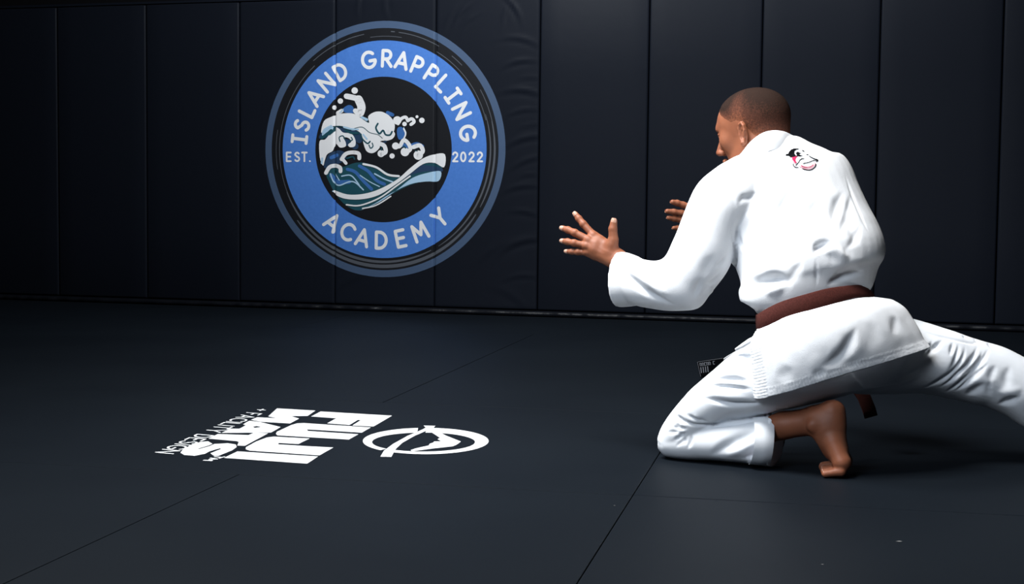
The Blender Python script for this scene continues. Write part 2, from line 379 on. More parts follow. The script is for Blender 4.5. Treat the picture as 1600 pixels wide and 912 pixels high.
for ch, px, py in zip('ISLANDGRAPPLING', (466, 470, 476, 491, 509, 531, 575, 605, 629, 654, 677.5, 691, 706, 720, 729),
                      (217, 195, 171, 151, 127.5, 109, 90, 87.5, 92.5, 99, 111, 132.5, 151, 174, 207.5)):
    u, z = WL(px, py); a = math.atan2(z - CZ, u - CU); letter(ch, CU + .518 * math.cos(a), CZ + .518 * math.sin(a), a - math.pi / 2, .088, .019)
for ch, px, py in zip('ACADEMY', (517.5, 544, 566, 596, 626, 655, 684), (350, 361, 375, 375, 371, 360, 336)):
    u, z = WL(px, py); a = math.atan2(z - CZ, u - CU); letter(ch, CU + .518 * math.cos(a), CZ + .518 * math.sin(a), a + math.pi / 2, .092, .019)
for s, xs, py in (('EST.', (451.5, 464.5, 476, 484.5), 245), ('2022', (711.5, 724, 737, 750), 245)):
    for ch, px in zip(s, xs):
        u, z = WL(px, py); letter(ch, u, z - (.0 if ch != '.' else -0.0), 0, .05, .0105)
# the wave, drawn in its own little frame
def wv(p): return [WL(480 + x / 3.967, 110 + y / 3.967) for x, y in p]
def S(pts, wd):  # smoothed stroke in wave frame
    return [wv(q) for q in stroke(smooth_path(pts, 5), wd)]
def CI(x, y, r): return [wv(circle(x, y, r))]
def PO(pts, sm=True): return [wv(smooth_path(pts, 4, True) if sm else pts)]
sea = PO([(118, 640), (150, 600), (215, 600), (300, 572), (370, 575), (440, 600), (520, 645), (575, 655), (640, 620), (720, 560), (845, 560), (840, 600), (825, 640), (815, 685), (740, 688), (640, 710), (520, 770), (420, 830), (320, 868), (240, 835), (180, 770), (140, 700)])
decal_wall('sea', sea, 1, M_teal, logo)
navy = PO([(105, 600), (115, 560), (140, 515), (200, 495), (245, 520), (230, 560), (180, 585), (130, 605)]) + PO([(85, 425), (90, 385), (150, 350), (240, 360), (330, 385), (350, 420), (330, 450), (300, 440), (240, 390)]) + \
    S([(200, 440), (260, 450), (300, 470)], 40) + PO([(440, 330), (490, 340), (500, 380), (460, 410), (435, 370)]) + S([(430, 470), (490, 440)], 10) + PO([(690, 590), (760, 590), (835, 605), (830, 630), (740, 625), (640, 650), (560, 700), (620, 640)])
decal_wall('navy_water', navy, 2, M_navy, logo)  # dark blue parts of the printed wave
mid = PO([(222, 240), (255, 215), (285, 225), (290, 262), (240, 262)]) + PO([(560, 360), (585, 350), (608, 375), (605, 410), (575, 430), (560, 405)]) + S([(250, 612), (300, 630), (345, 680), (400, 735)], 20) + \
    S([(325, 592), (380, 625), (430, 680), (480, 705)], 20) + S([(150, 540), (185, 525)], 22) + S([(500, 262), (530, 275)], 22) + S([(640, 470), (680, 455), (715, 470)], 22) + S([(590, 460), (620, 470)], 26) + S([(150, 650), (190, 690), (260, 690)], 26)
decal_wall('blue_water', mid, 3, M_mid, logo)
pale = PO([(95, 405), (100, 365), (150, 345), (165, 360), (120, 385)]) + S([(230, 348), (290, 365), (330, 350)], 16) + S([(340, 292), (372, 305)], 16) + PO([(82, 530), (105, 540), (100, 585)]) + \
    PO([(330, 868), (450, 815), (560, 738), (650, 668), (740, 636), (828, 625), (815, 685), (740, 688), (640, 705), (520, 762), (420, 825)]) + S([(330, 650), (390, 690), (450, 720)], 6) + S([(420, 640), (480, 672), (530, 690)], 9) + \
    S([(145, 640), (165, 690), (200, 712), (260, 690), (300, 695), (350, 740)], 8) + S([(215, 655), (270, 650), (310, 690), (330, 722)], 8) + S([(175, 640), (200, 680)], 6) + S([(160, 748), (230, 775)], 8) + S([(340, 390), (365, 420)], 16) + S([(600, 355), (614, 385)], 6)
decal_wall('pale_water', pale, 4, M_pale, logo)
foam = PO([(88, 385), (105, 315), (150, 288), (210, 268), (290, 268), (340, 300), (385, 325), (380, 285), (420, 258), (470, 258), (520, 290), (545, 340), (530, 400), (490, 432), (455, 440), (450, 480), (410, 512), (370, 500), (350, 450), (345, 420), (330, 385), (280, 360), (220, 345), (160, 345), (120, 365)])
foam += PO([(78, 440), (112, 428), (140, 395), (172, 352), (200, 362), (225, 385), (275, 392), (300, 430), (298, 468), (268, 476), (255, 460), (275, 440), (255, 418), (225, 415), (238, 440), (240, 470), (205, 478), (182, 455), (170, 470), (158, 500), (125, 520), (110, 560), (100, 590), (80, 540)])
foam += S([(245, 160), (285, 168), (330, 180)], 34) + S([(320, 180), (338, 225), (330, 262)], 52) + S([(300, 250), (325, 275)], 30) + CI(296, 125, 20) + CI(170, 230, 14) + CI(207, 190, 17) + CI(528, 530, 16) + CI(682, 287, 9) + CI(712, 310, 17) + S([(190, 265), (215, 250)], 24)
foam += S([(565, 330), (585, 300), (612, 290), (625, 312)], 20) + S([(625, 312), (650, 300), (664, 318), (645, 335)], 20) + CI(605, 332, 14) + CI(560, 310, 26)
foam += S([(600, 362), (612, 392), (600, 425)], 9) + S([(548, 468), (575, 470), (600, 432), (630, 455), (640, 490), (610, 508)], 24) + CI(550, 468, 22) + CI(608, 505, 27) + S([(660, 475), (700, 465), (718, 500), (692, 525)], 26) + CI(690, 525, 29)
foam += S([(455, 455), (480, 468), (488, 505), (462, 520)], 26) + CI(460, 515, 22) + S([(500, 375), (535, 390), (525, 415), (490, 425), (480, 405)], 20)
foam += S([(215, 550), (240, 518), (280, 508), (320, 515), (325, 545)], 24) + S([(222, 550), (242, 575)], 20) + S([(118, 635), (140, 600), (175, 590), (205, 602), (208, 625)], 24)
foam += PO([(165, 742), (250, 768), (350, 765), (450, 735), (560, 675), (640, 605), (720, 545), (790, 520), (855, 520), (850, 600), (790, 573), (720, 580), (640, 640), (560, 700), (450, 770), (350, 797), (250, 797), (185, 775)])
foam += S([(245, 832), (330, 836), (450, 790), (560, 712), (640, 655)], 9) + S([(345, 855), (430, 835), (520, 780)], 8) + S([(350, 580), (430, 600), (500, 645), (570, 655)], 13)
decal_wall('foam', foam, 5, M_white, logo)
holes = S([(205, 440), (200, 415), (222, 405), (235, 425)], 7) + S([(262, 440), (282, 430), (275, 415)], 7) + S([(440, 330), (428, 358), (450, 392), (472, 372), (488, 398), (515, 400), (528, 380)], 11) + S([(385, 462), (395, 482), (410, 470), (405, 450)], 7) + S([(462, 495), (462, 480)], 7) + S([(248, 545), (285, 535), (295, 550)], 9) + S([(170, 620), (190, 622)], 6) + S([(600, 470), (612, 480)], 9) + S([(672, 498), (685, 500)], 5)
holes += S([(170, 352), (205, 345), (262, 368), (300, 358), (345, 352), (390, 385), (440, 398), (468, 420)], 4) + S([(352, 300), (380, 322)], 5) + S([(335, 395), (345, 425), (375, 452), (392, 440)], 9) + S([(140, 395), (165, 372), (172, 352)], 14) + S([(92, 418), (125, 395), (150, 372)], 18) + S([(240, 372), (280, 388), (318, 388)], 14)
decal_wall('curl_line', holes, 6, M_teal, logo)
decal_wall('pale_foam', S([(100, 385), (112, 365), (150, 345)], 13) + S([(230, 352), (270, 362), (318, 366)], 10) + S([(95, 545), (92, 575)], 12) + S([(350, 398), (372, 425)], 11) + S([(345, 292), (368, 308)], 10) + S([(205, 262), (225, 240)], 7), 7, M_pale, logo)

def fl_polys(polys, org, sc_):
    return [[tuple(FL(org[0] + x / sc_, org[1] + y / sc_)[:2]) for x, y in P] for P in polys]
def decal_floor(name, polys, m, parent, z=0.0008):
    V, Fc = poly_fill(polys)
    V = np.array([(x, y, z + l) for (x, y), l in zip(V, LIFT)]); ff = []
    for a, b, c in Fc:
        if np.cross(V[b] - V[a], V[c] - V[a])[2] < 0: b, c = c, b
        ff.append((a, b, c))
    return new_mesh(name, V, ff, m, parent)
A1 = ((230, 625), 7.619); A2 = ((400, 625), 7.273); A3 = ((560, 650), 7.273)
Fm = decal_floor('letter', fl_polys([[(735, 130), (1548, 178), (1335, 302), (1095, 290), (1190, 230), (1160, 226), (1060, 285), (808, 265), (912, 208), (625, 188)]], *A2), M_fprint, LOGO_MAT)
decal_floor('letter', fl_polys([[(1305, 312), (540, 262), (470, 265), (400, 285), (240, 360), (225, 385), (245, 402), (1055, 450), (1165, 389), (590, 352), (580, 334), (1200, 372)]], *A2), M_fprint, LOGO_MAT)
decal_floor('letter', [[tuple(FL(x, y)[:2]) for x, y in [(484, 685.2), (427.5, 682.2), (417, 683.6), (400, 690), (384, 699), (384, 702), (390, 704.2), (499, 711.6), (521, 699.3), (466, 696.3), (434.5, 694.4), (435.5, 692.2), (466, 693.9)]]], M_fprint, LOGO_MAT)
decal_floor('letter', [[tuple(FL(x, y)[:2]) for x, y in [(371, 705.3), (497, 713.3), (480, 724.5), (350, 715.5)]]], M_fprint, LOGO_MAT)
decal_floor('letter', [[tuple(FL(x, y)[:2]) for x, y in [(433, 638), (493, 641.5), (480.5, 650), (455, 650.3), (467.5, 654), (453, 661.8), (406.5, 659), (392, 656), (402, 652), (431, 653.3), (419, 650.6)]]], M_fprint, LOGO_MAT)
for P in ([[(1215, 247), (1345, 262), (1590, 322), (1475, 388), (885, 392), (985, 342), (1100, 342), (1175, 300), (1140, 290)]], [[(840, 405), (1205, 418), (1270, 390), (1440, 397), (1165, 545), (1072, 543), (1090, 500), (1060, 490), (730, 460)]],
          [[(725, 492), (778, 522), (735, 541), (610, 578), (612, 586), (740, 550), (800, 524), (960, 515), (1055, 530), (1065, 560), (1010, 600), (850, 665), (795, 665), (752, 635), (880, 583), (865, 575), (740, 612), (690, 640), (560, 665), (440, 655), (395, 628), (420, 595), (520, 535), (640, 498)]]):
    decal_floor('letter', fl_polys(P, *A1), M_fprint, LOGO_MAT)
decal_floor('letter_hole', fl_polys([[(1260, 322), (1300, 313), (1352, 324), (1280, 332)]], *A1), M_floor, LOGO_MAT, 0.0014)
o0 = FL(400, 638.5)[:2]; o1 = FL(240, 708.5)[:2]; upv = FL(422, 640.2)[:2] - o0
txt = '+ FACILITY DESIGN'; tot = sum(GL['i' if c == 'I' else c][0] + .28 for c in txt); adv = 0
for c in txt:
    c = 'i' if c == 'I' else c; wd, st = GL[c]
    ex = (o1 - o0) / tot; P = []
    for s in st: P += stroke([(x + adv, y) for x, y in s], .135)
    if P: decal_floor('letter', [[tuple(o0 + ex * x + upv * y) for x, y in p] for p in P], M_fprint, LOGO_MAT)
    adv += wd + .28
o0 = FL(339.5, 712.5)[:2]; o1 = FL(319, 719)[:2]; upv = (FL(353, 714)[:2] - FL(339.5, 712.5)[:2]) * .8; adv = 0
for c in 'TM':
    wd, st = GL[c]; P = []
    for s in st: P += stroke([(x + adv, y) for x, y in s], .24)
    decal_floor('letter', [[tuple(o0 + (o1 - o0) / 1.7 * x + upv * y) for x, y in p] for p in P], M_fprint, LOGO_MAT); adv += wd + .25
ringp = annulus(765, 285, 585, 715, -205 + 360 - 360, 0, n=60, c2=(740, 297), r0y=108, r1y=150)
ringp = annulus(765, 285, 585, 715, 122, 132 - 0, n=2, c2=(740, 297), r0y=108, r1y=150)[:0] + \
    annulus(765, 285, 585, 715, 136, 263, n=40, c2=(740, 297), r0y=108, r1y=150) + annulus(765, 285, 585, 715, 272, 483, n=70, c2=(740, 297), r0y=108, r1y=150)
decal_floor('emblem_ring', fl_polys(ringp, *A3), M_fprint, LOGO_MAT)
decal_floor('emblem_mountain', fl_polys([[(740, 108), (875, 112), (850, 140), (935, 190), (1000, 225), (1165, 290), (1140, 310), (1110, 330), (1070, 345), (830, 372), (610, 402), (593, 388), (650, 368), (800, 335), (808, 316), (850, 302), (860, 290), (940, 287), (900, 265), (925, 247), (790, 160),
    (640, 225), (500, 305), (430, 370), (408, 400), (375, 465), (250, 462), (290, 395), (390, 320), (560, 225), (730, 152), (765, 133)]], *A3), M_fprint, LOGO_MAT)

# ------------------------------------------------------------------ the figure: implicit surface tools for skin
def smin(a, b, k):
    h = np.clip(0.5 + 0.5 * (b - a) / k, 0, 1)
    return b * (1 - h) + a * h - k * h * (1 - h)
def sd_cone(P, a, b, ra, rb):
    a = np.asarray(a, float); b = np.asarray(b, float); ba = b - a
    t = np.clip(((P - a) @ ba) / max(ba @ ba, 1e-12), 0, 1)
    return np.linalg.norm(P - a - t[..., None] * ba, axis=-1) - (ra + (rb - ra) * t)
def sd_ell(P, c, R, r):                  # R rows: local axes
    q = (P - np.asarray(c)) @ np.asarray(R).T
    r = np.asarray(r, float); k0 = np.linalg.norm(q / r, axis=-1); k1 = np.linalg.norm(q / (r * r), axis=-1)
    return k0 * (k0 - 1) / np.maximum(k1, 1e-9)
class Field:
    def __init__(s, lo, hi, h):
        s.lo = np.asarray(lo, float); s.h = h; s.n = np.ceil((np.asarray(hi) - s.lo) / h).astype(int) + 1
        s.F = np.full(s.n, 0.2)
    def _sub(s, lo, hi):
        i0 = np.clip(np.floor((lo - s.lo) / s.h).astype(int), 0, s.n); i1 = np.clip(np.ceil((hi - s.lo) / s.h).astype(int) + 1, 0, s.n)
        if np.any(i1 <= i0): return None, None
        sl = tuple(slice(a, b) for a, b in zip(i0, i1))
        g = np.meshgrid(*[s.lo[k] + s.h * np.arange(i0[k], i1[k]) for k in range(3)], indexing='ij')
        return sl, np.stack(g, -1)
    def _put(s, sl, d, k, op):
        f = s.F[sl]
        s.F[sl] = smin(f, d, k) if op == 'add' else -smin(-f, d, k)
    def cone(s, a, b, ra, rb=None, k=0.008, op='add'):
        rb = ra if rb is None else rb; a = np.asarray(a, float); b = np.asarray(b, float); m = max(ra, rb) + k * 1.5 + 2 * s.h
        sl, P = s._sub(np.minimum(a, b) - m, np.maximum(a, b) + m)
        if sl: s._put(sl, sd_cone(P, a, b, ra, rb), k, op)
    def ell(s, c, R, r, k=0.01, op='add'):
        c = np.asarray(c, float); m = max(r) + k * 1.5 + 2 * s.h
        sl, P = s._sub(c - m, c + m)
        if sl: s._put(sl, sd_ell(P, c, R, r), k, op)
    def mesh(s):
        F = s.F; S = F < 0; nx, ny, nz = F.shape
        c = S[:-1, :-1, :-1].astype(np.int8) * 0
        for dx in (0, 1):
            for dy in (0, 1):
                for dz in (0, 1): c = c + S[dx:nx - 1 + dx, dy:ny - 1 + dy, dz:nz - 1 + dz]
        act = np.argwhere((c > 0) & (c < 8)); idx = -np.ones(c.shape, int); idx[tuple(act.T)] = np.arange(len(act))
        acc = np.zeros((len(act), 3)); cnt = np.zeros(len(act))
        cor = [(a, b, d) for a in (0, 1) for b in (0, 1) for d in (0, 1)]
        for p in cor:
            for ax in range(3):
                if p[ax]: continue
                q = list(p); q[ax] = 1
                fp = F[tuple((act + p).T)]; fq = F[tuple((act + q).T)]; m = (fp < 0) != (fq < 0)
                t = np.where(m, fp / np.where(m, fp - fq, 1), 0); pos = np.tile(np.array(p, float), (len(act), 1)); pos[:, ax] = t
                acc[m] += pos[m]; cnt += m
        V = (acc / cnt[:, None] + act) * s.h + s.lo
        faces = []
        for ax in range(3):
            a1, a2 = [(1, 2), (2, 0), (0, 1)][ax]
            sl0 = [slice(None)] * 3; sl1 = [slice(None)] * 3; sl0[ax] = slice(0, -1); sl1[ax] = slice(1, None)
            A, B = S[tuple(sl0)], S[tuple(sl1)]
            e = np.argwhere(A != B); e = e[(e[:, a1] > 0) & (e[:, a2] > 0) & (e[:, a1] < F.shape[a1] - 1) & (e[:, a2] < F.shape[a2] - 1)]
            def cell(d1, d2):
                q = e.copy(); q[:, a1] -= d1; q[:, a2] -= d2; return idx[tuple(q.T)]
            Q = np.stack([cell(1, 1), cell(0, 1), cell(0, 0), cell(1, 0)], 1); flip = ~A[tuple(e.T)]
            Q[flip] = Q[flip][:, ::-1]; faces.append(Q)
        return V, np.concatenate(faces)
def ident(): return np.eye(3)
def unit(v): v = np.asarray(v, float); return v / np.linalg.norm(v)

person = bpy.data.objects.new('person', None); C.objects.link(person); person.location = (0.62, 3.45, 0)
tag(person, 'man in white gi and brown belt, lunging on one knee, both hands reaching left', 'person')
OFF = np.array([0.62, 3.45, 0])
def pmesh(name, V, Fc, m, parent=None, smooth=True, fmat=None):
    return new_mesh(name, np.asarray(V) - OFF, Fc, m, parent or person, smooth, fmat)
BV, BF = [], []
def add_body(V, Fq):
    n = sum(len(v) for v in BV); BV.append(V); BF.append(Fq + n)

# ---- head -------------------------------------------------------------
HC = W(1176, 202.5, 3.66); HS = 0.93
phi, tau = math.radians(36), math.radians(13)
Fd = np.array([-math.cos(phi) * math.cos(tau), math.sin(phi) * math.cos(tau), -math.sin(tau)])
Ld = unit(np.cross([0, 0, 1], Fd)); Ud = np.cross(Fd, Ld)
HR = np.stack([Fd, Ld, Ud])
def hp(f, l, u): return HC + np.array([f, l, u]) * HS @ HR
def head_field(extra=0.0, ears=True):
    h = Field(HC - 0.17, HC + 0.16, 0.002)
    E = lambda f, l, u, r, k=.02, op='add': h.ell(hp(f, l, u), HR, [x * HS + (extra if op == 'add' else 0) for x in r], k * HS, op)
    cn = lambda a, b, ra, rb, k, op='add': h.cone(a, b, ra * HS, rb * HS, k * HS, op)
    E(-.016, 0, .028, (.095, .077, .079), .01)
    E(.012, 0, .028, (.082, .070, .070), .03)
    E(.030, 0, -.030, (.058, .058, .080), .03)
    cn(hp(-.01, .052, -.045), hp(.066, .012, -.104), .018 + extra, .016 + extra, .03); cn(hp(-.01, -.052, -.045), hp(.066, -.012, -.104), .018 + extra, .016 + extra, .03)
    cn(hp(.081, .028, .021), hp(.087, 0, .019), .0105 + extra, .010 + extra, .018); cn(hp(.081, -.028, .021), hp(.087, 0, .019), .0105 + extra, .010 + extra, .018)
    E(.058, .044, -.020, (.022, .020, .022), .02); E(.058, -.044, -.020, (.022, .020, .022), .02)
    if extra == 0:
        cn(hp(.088, 0, .008), hp(.112, 0, -.038), .007, .0095, .010)
        E(.101, .011, -.042, (.010, .0075, .008), .006); E(.101, -.011, -.042, (.010, .0075, .008), .006)
        h.ell(hp(.107, .0065, -.049), HR, (.005, .003, .004), .002, 'sub'); h.ell(hp(.107, -.0065, -.049), HR, (.005, .003, .004), .002, 'sub')
        for s in (1, -1):
            E(.090, s * .031, .001, (.013, .016, .011), .010, 'sub')
            E(.077, s * .031, .001, (.0125, .0135, .0115), .004)
            cn(hp(.0895, s * .019, .006), hp(.083, s * .044, .005), .0028, .0025, .003)
            cn(hp(.087, s * .020, -.005), hp(.082, s * .042, -.005), .0024, .0022, .003)
        cn(hp(.093, .016, -.069), hp(.099, 0, -.066), .005, .0062, .006); cn(hp(.093, -.016, -.069), hp(.099, 0, -.066), .005, .0062, .006)
        cn(hp(.090, .014, -.080), hp(.095, 0, -.080), .0055, .007, .006); cn(hp(.090, -.014, -.080), hp(.095, 0, -.080), .0055, .007, .006)
        cn(hp(.096, .018, -.0735), hp(.1035, 0, -.0735), .0022, .0022, .002, 'sub'); cn(hp(.096, -.018, -.0735), hp(.1035, 0, -.0735), .0022, .0022, .002, 'sub')
        E(.080, 0, -.108, (.016, .020, .014), .014)
        for s in (1, -1):                 # ears: shell, rim, bowl, lobe
            a = unit(Fd * .62 + Ld * s * .8); b = Ud * .98 + Fd * -.17; b = unit(b - (b @ a) * a); c = np.cross(a, b)
            R = np.stack([a, b, c]); ce = hp(-.012, s * .082, -.016)
            h.ell(ce, R, (.005, .029, .0165), .004)
            pts = [ce + b * y + c * x * s + a * .0055 for x, y in ((-.010, -.008), (-.014, .006), (-.012, .018), (-.003, .026), (.008, .023), (.014, .012), (.013, -.004), (.008, -.016), (.002, -.025))]
            for p, q in zip(pts[:-1], pts[1:]): cn(p, q, .0034, .0034, .003)
            cn(pts[-1], pts[-1] + b * -.003, .0062, .005, .004)
            h.ell(ce + a * .006 + b * -.004 + c * s * .001, R, (.007, .013, .008), .003, 'sub')
            cn(ce + a * .006 + c * s * -.010 + b * -.008, ce + a * .006 + c * s * -.009 + b * 0, .004, .004, .003)
    return h
NB = W(1210, 262, 3.60)                  # base of the neck
hf = head_field()
hf.cone(hp(-.040, 0, -.035), NB, .052, .052, .025)
hf.cone(hp(-.045, .02, -.03), NB + np.array([.01, -.01, 0]), .030, .032, .02)
hf.F[:, :, 0] = .1
hV, hFc = hf.mesh(); add_body(hV, hFc)
# hair: a thin shell over the skull, its edge following the hairline
xf = head_field(0.0028)
xf.cone(hp(-.040, 0, -.035), NB, .0545, .0545, .025)
xf.cone(hp(-.045, .02, -.03), NB + np.array([.01, -.01, 0]), .0325, .0345, .02)
g = np.stack(np.meshgrid(*[xf.lo[k] + xf.h * np.arange(xf.n[k]) for k in range(3)], indexing='ij'), -1) - HC
q = g @ HR.T / HS; f_, l_, u_ = q[..., 0], q[..., 1], q[..., 2]
# hairline height as a function of how far forward we are
line = np.interp(f_, [-.12, -.085, -.06, -.03, -.012, .006, .022, .04, .056, .066, .08], [-.095, -.085, -.058, -.026, .012, .022, .020, .034, .047, .060, .066])
line = line + .0012 * np.sin(f_ * 900) * np.sin(l_ * 700)
cut = (line - u_) * 0.9
shell = np.maximum(xf.F + np.clip(0.0030 - (u_ - line) * 0.10, 0, .0034), cut)
xf.F = np.maximum(shell, -0.01 - xf.F - 0.0)
xV, xF = xf.mesh()
hq = (xV - HC) @ HR.T / HS; hl = np.interp(hq[:, 0], [-.12, -.085, -.06, -.03, -.012, .006, .022, .04, .056, .066, .08], [-.095, -.085, -.058, -.026, .012, .022, .020, .034, .047, .060, .066])
hair = pmesh('hair', xV, xF, M_hair)
ca = hair.data.attributes.new('length', 'FLOAT', 'POINT'); ca.data.foreach_set('value', np.clip((hq[:, 2] - hl) / np.interp(hq[:, 0], [-.1, 0, .03, .06], [.17, .11, .045, .018]), 0, 1).astype(np.float32))
hair['label'] = 'short buzzed dark brown hair'
for s in (1, -1):
    V, Fc = [], []
    pts = smooth_path([(0.0975 - .001, s * .010, .017), (.0935, s * .026, .024), (.080, s * .044, .022)], 6)
    for i, (f, l, u) in enumerate(pts):
        r = .0042 * math.sin(math.pi * (i + 1.2) / (len(pts) + 1.5)) + .001
        for k in range(8):
            a = 2 * math.pi * k / 8; V.append(hp(f + r * .6 * math.cos(a), l, u + r * math.sin(a)))
    for i in range(len(pts) - 1):
        for k in range(8): Fc.append((i * 8 + k, i * 8 + (k + 1) % 8, i * 8 + 8 + (k + 1) % 8, i * 8 + 8 + k))
    pmesh('eyebrow', V, Fc, M_brow)
    e = Field(hp(.080, s * .031, .001) - .018, hp(.080, s * .031, .001) + .018, .0012); e.ell(hp(.0765, s * .031, .0005), HR, (.0118, .0118, .0118), .001)
    eV, eF = e.mesh()
    ic = hp(.0895, s * .031, .0005); fm = [1 if np.linalg.norm(eV[list(x)].mean(0) - ic) < .0058 else 0 for x in eF]
    pmesh('eye', eV, eF, [M_eye, M_iris], fmat=fm)

# ---- hands ------------------------------------------------------------
nails = []
def hand(field, wrist, knuckles, fingers, thumb, dors, rad=1.0, arm=None):
    """knuckles: four base points; fingers: per finger list of joints after the base; dors: direction out of the back of the hand"""
    k = .010
    field.cone(arm if arm is not None else wrist, wrist, .024 * rad, .021 * rad, .01)
    for i, kn in enumerate(knuckles):
        side = wrist + (knuckles[i] - np.mean(knuckles, 0)) * .42
        field.cone(side, kn, .0165 * rad, (.0112, .0114, .0108, .0098)[i] * rad, .012)
    for i in range(3):
        a = knuckles[i] * .75 + wrist * .25; b = knuckles[i + 1] * .75 + wrist * .25
        field.cone(a, b, .012 * rad, .012 * rad, .010)
        a = knuckles[i] * .92 + wrist * .08; b = knuckles[i + 1] * .92 + wrist * .08
        field.cone(a, b, .0095 * rad, .0095 * rad, .006)
    for i, kn in enumerate(knuckles):           # tendons and knuckles on the back
        field.cone(kn + dors * .0055, wrist * .55 + kn * .45 + dors * .0105, .0046, .003, .006)
        field.ell(kn + dors * .004, ident(), (.0095 * rad,) * 3, .005)
    for i, f in enumerate(fingers):
        r0 = (.0090, .0092, .0087, .0078)[i] * rad; P = [knuckles[i]] + f; rr = [r0 * 1.08, r0, r0 * .92, r0 * .78]
        for j in range(len(P) - 1):
            field.cone(P[j], P[j + 1], rr[j], rr[j + 1], .0025)
            if j: field.ell(P[j] + dors * .0004, ident(), (rr[j] * 1.06,) * 3, .003)
        nails.append((P[-1], unit(P[-1] - P[-2]), dors, rr[-1]))
    P = thumb; rr = [.018 * rad, .0125 * rad, .0108 * rad, .0085 * rad]
    for j in range(len(P) - 1): field.cone(P[j], P[j + 1], rr[j], rr[j + 1], .008 if j == 0 else .003)
    nails.append((P[-1], unit(P[-1] - P[-2]), unit(dors + unit(P[-1] - P[-2]) * 0), rr[-1]))
    # web between thumb and index
    field.cone(P[0] * .4 + P[1] * .6, knuckles[0] * .6 + wrist * .4, .010 * rad, .009 * rad, .014)
wr = W(966, 406, 3.60)
kn = [W(927, 367, 3.635), W(919, 374.5, 3.628), W(916, 384, 3.624), W(917.5, 394, 3.626)]
fg = [[W(911.5, 350, 3.65), W(904.5, 341.5, 3.66), W(899, 334.5, 3.665)],
      [W(898, 363.5, 3.64), W(887.5, 359, 3.655), W(879, 356.5, 3.665)],
      [W(897, 379.5, 3.63), W(887, 377.5, 3.645), W(879, 376.3, 3.655)],
      [W(902.5, 393.5, 3.63), W(893.5, 393, 3.64), W(885.5, 392.5, 3.65)]]
th = [W(953, 392, 3.605), W(958.5, 374, 3.60), W(957.5, 357.5, 3.60), W(959.3, 345.5, 3.60)]
dors = unit(np.array([-.25, -1, .1]))
hL = Field(np.minimum(wr, fg[1][2]) - [.03, .07, .06], np.maximum(wr, fg[1][2]) + [.16, .09, .09], .0016)
hand(hL, wr, kn, fg, th, dors, 1.0, W(1012, 449, 3.56))
V, Fq = hL.mesh(); add_body(V, Fq)
wr2 = W(1122, 350, 3.93)
kn2 = [W(1084, 325, 3.93), W(1081, 335.5, 3.935), W(1077, 346, 3.94), W(1073, 356, 3.945)]
fg2 = [[W(1067, 320, 3.93), W(1058, 317, 3.925), W(1051, 315.5, 3.92)],
       [W(1064, 332.5, 3.93), W(1053, 331, 3.925), W(1043, 330, 3.92)],
       [W(1064, 343.5, 3.935), W(1054, 341.5, 3.93), W(1045, 340, 3.925)],
       [W(1064.5, 356, 3.94), W(1058.5, 356, 3.935), W(1053, 356, 3.93)]]
th2 = [W(1112, 335, 3.90), W(1103, 318, 3.88), W(1097, 306, 3.87), W(1092, 299, 3.865)]
th2 = [W(1112, 338, 3.90), W(1100, 326, 3.88), W(1093, 321, 3.86), W(1090, 317, 3.85)]
hRt = Field(np.minimum(wr2, fg2[1][2]) - [.03, .09, .06], np.maximum(wr2, fg2[0][2]) + [.12, .07, .06], .0018)
hand(hRt, wr2, kn2, fg2, th2, unit(np.array([.2, 1, .1])), 0.95, W(1165, 372, 3.9))
V, Fq = hRt.mesh(); add_body(V, Fq)

# ---- left foot --------------------------------------------------------
ft = Field(W(1195, 700, 3.3) - [.06, .14, .20], W(1345, 620, 3.3) + [.06, .22, .06], .0020)
def fc(a, b, ra, rb, k=.012): ft.cone(a, b, ra, rb, k)
fc(W(1165, 683, 3.43), W(1225, 664, 3.385), .032, .031)
fc(W(1225, 664, 3.385), W(1278, 657, 3.345), .032, .033)
fc(W(1275, 650, 3.345), W(1303, 643, 3.33), .023, .020, .02)            # achilles
fc(W(1301, 644, 3.33), W(1302, 662, 3.325), .029, .028, .015)           # heel
fc(W(1284, 664, 3.335), W(1307, 705, 3.312), .030, .024, .018)
fc(W(1290, 672, 3.330), W(1300, 700, 3.325), .027, .022, .018)
fc(W(1302, 660, 3.325), W(1309, 700, 3.312), .026, .022, .015)
fc(W(1302, 692, 3.302), W(1314, 720, 3.282), .022, .020, .015)          # outer edge (near) to ball
fc(W(1301, 692, 3.335), W(1316, 718, 3.338), .022, .021, .015)          # inner edge (far)
fc(W(1316, 724, 3.282), W(1317, 720, 3.342), .019, .020, .012)          # ball of the foot
ft.ell(W(1270, 665, 3.315), ident(), (.012, .008, .012), .014)          # outer ankle bone
for i, (yy, r, ln) in enumerate(((3.272, .0088, 12), (3.288, .0092, 15), (3.304, .0096, 17), (3.321, .0100, 18), (3.343, .0125, 20))):
    a = W(1314, 736 - (yy - 3.262) * 75, yy); a[2] = .017
    b = a + np.array([-.016 - ln * .0003, .002, -.001]); b[2] = r + .004; c = b + np.array([-.012 - .0003 * ln, .002, .004]); c[2] = r + .001
    fc(a, b, .0125, r, .005); fc(b, c, r, r * .95, .002)
    nails.append((c, np.array([-1, 0, .1]), np.array([-.3, 0, 1]), r * .8))
zc = np.arange(ft.n[2]) * ft.h + ft.lo[2]; ft.F = np.maximum(ft.F, (0.0012 - zc)[None, None, :])
ft.F[0] = .1
V, Fq = ft.mesh(); add_body(V, Fq)
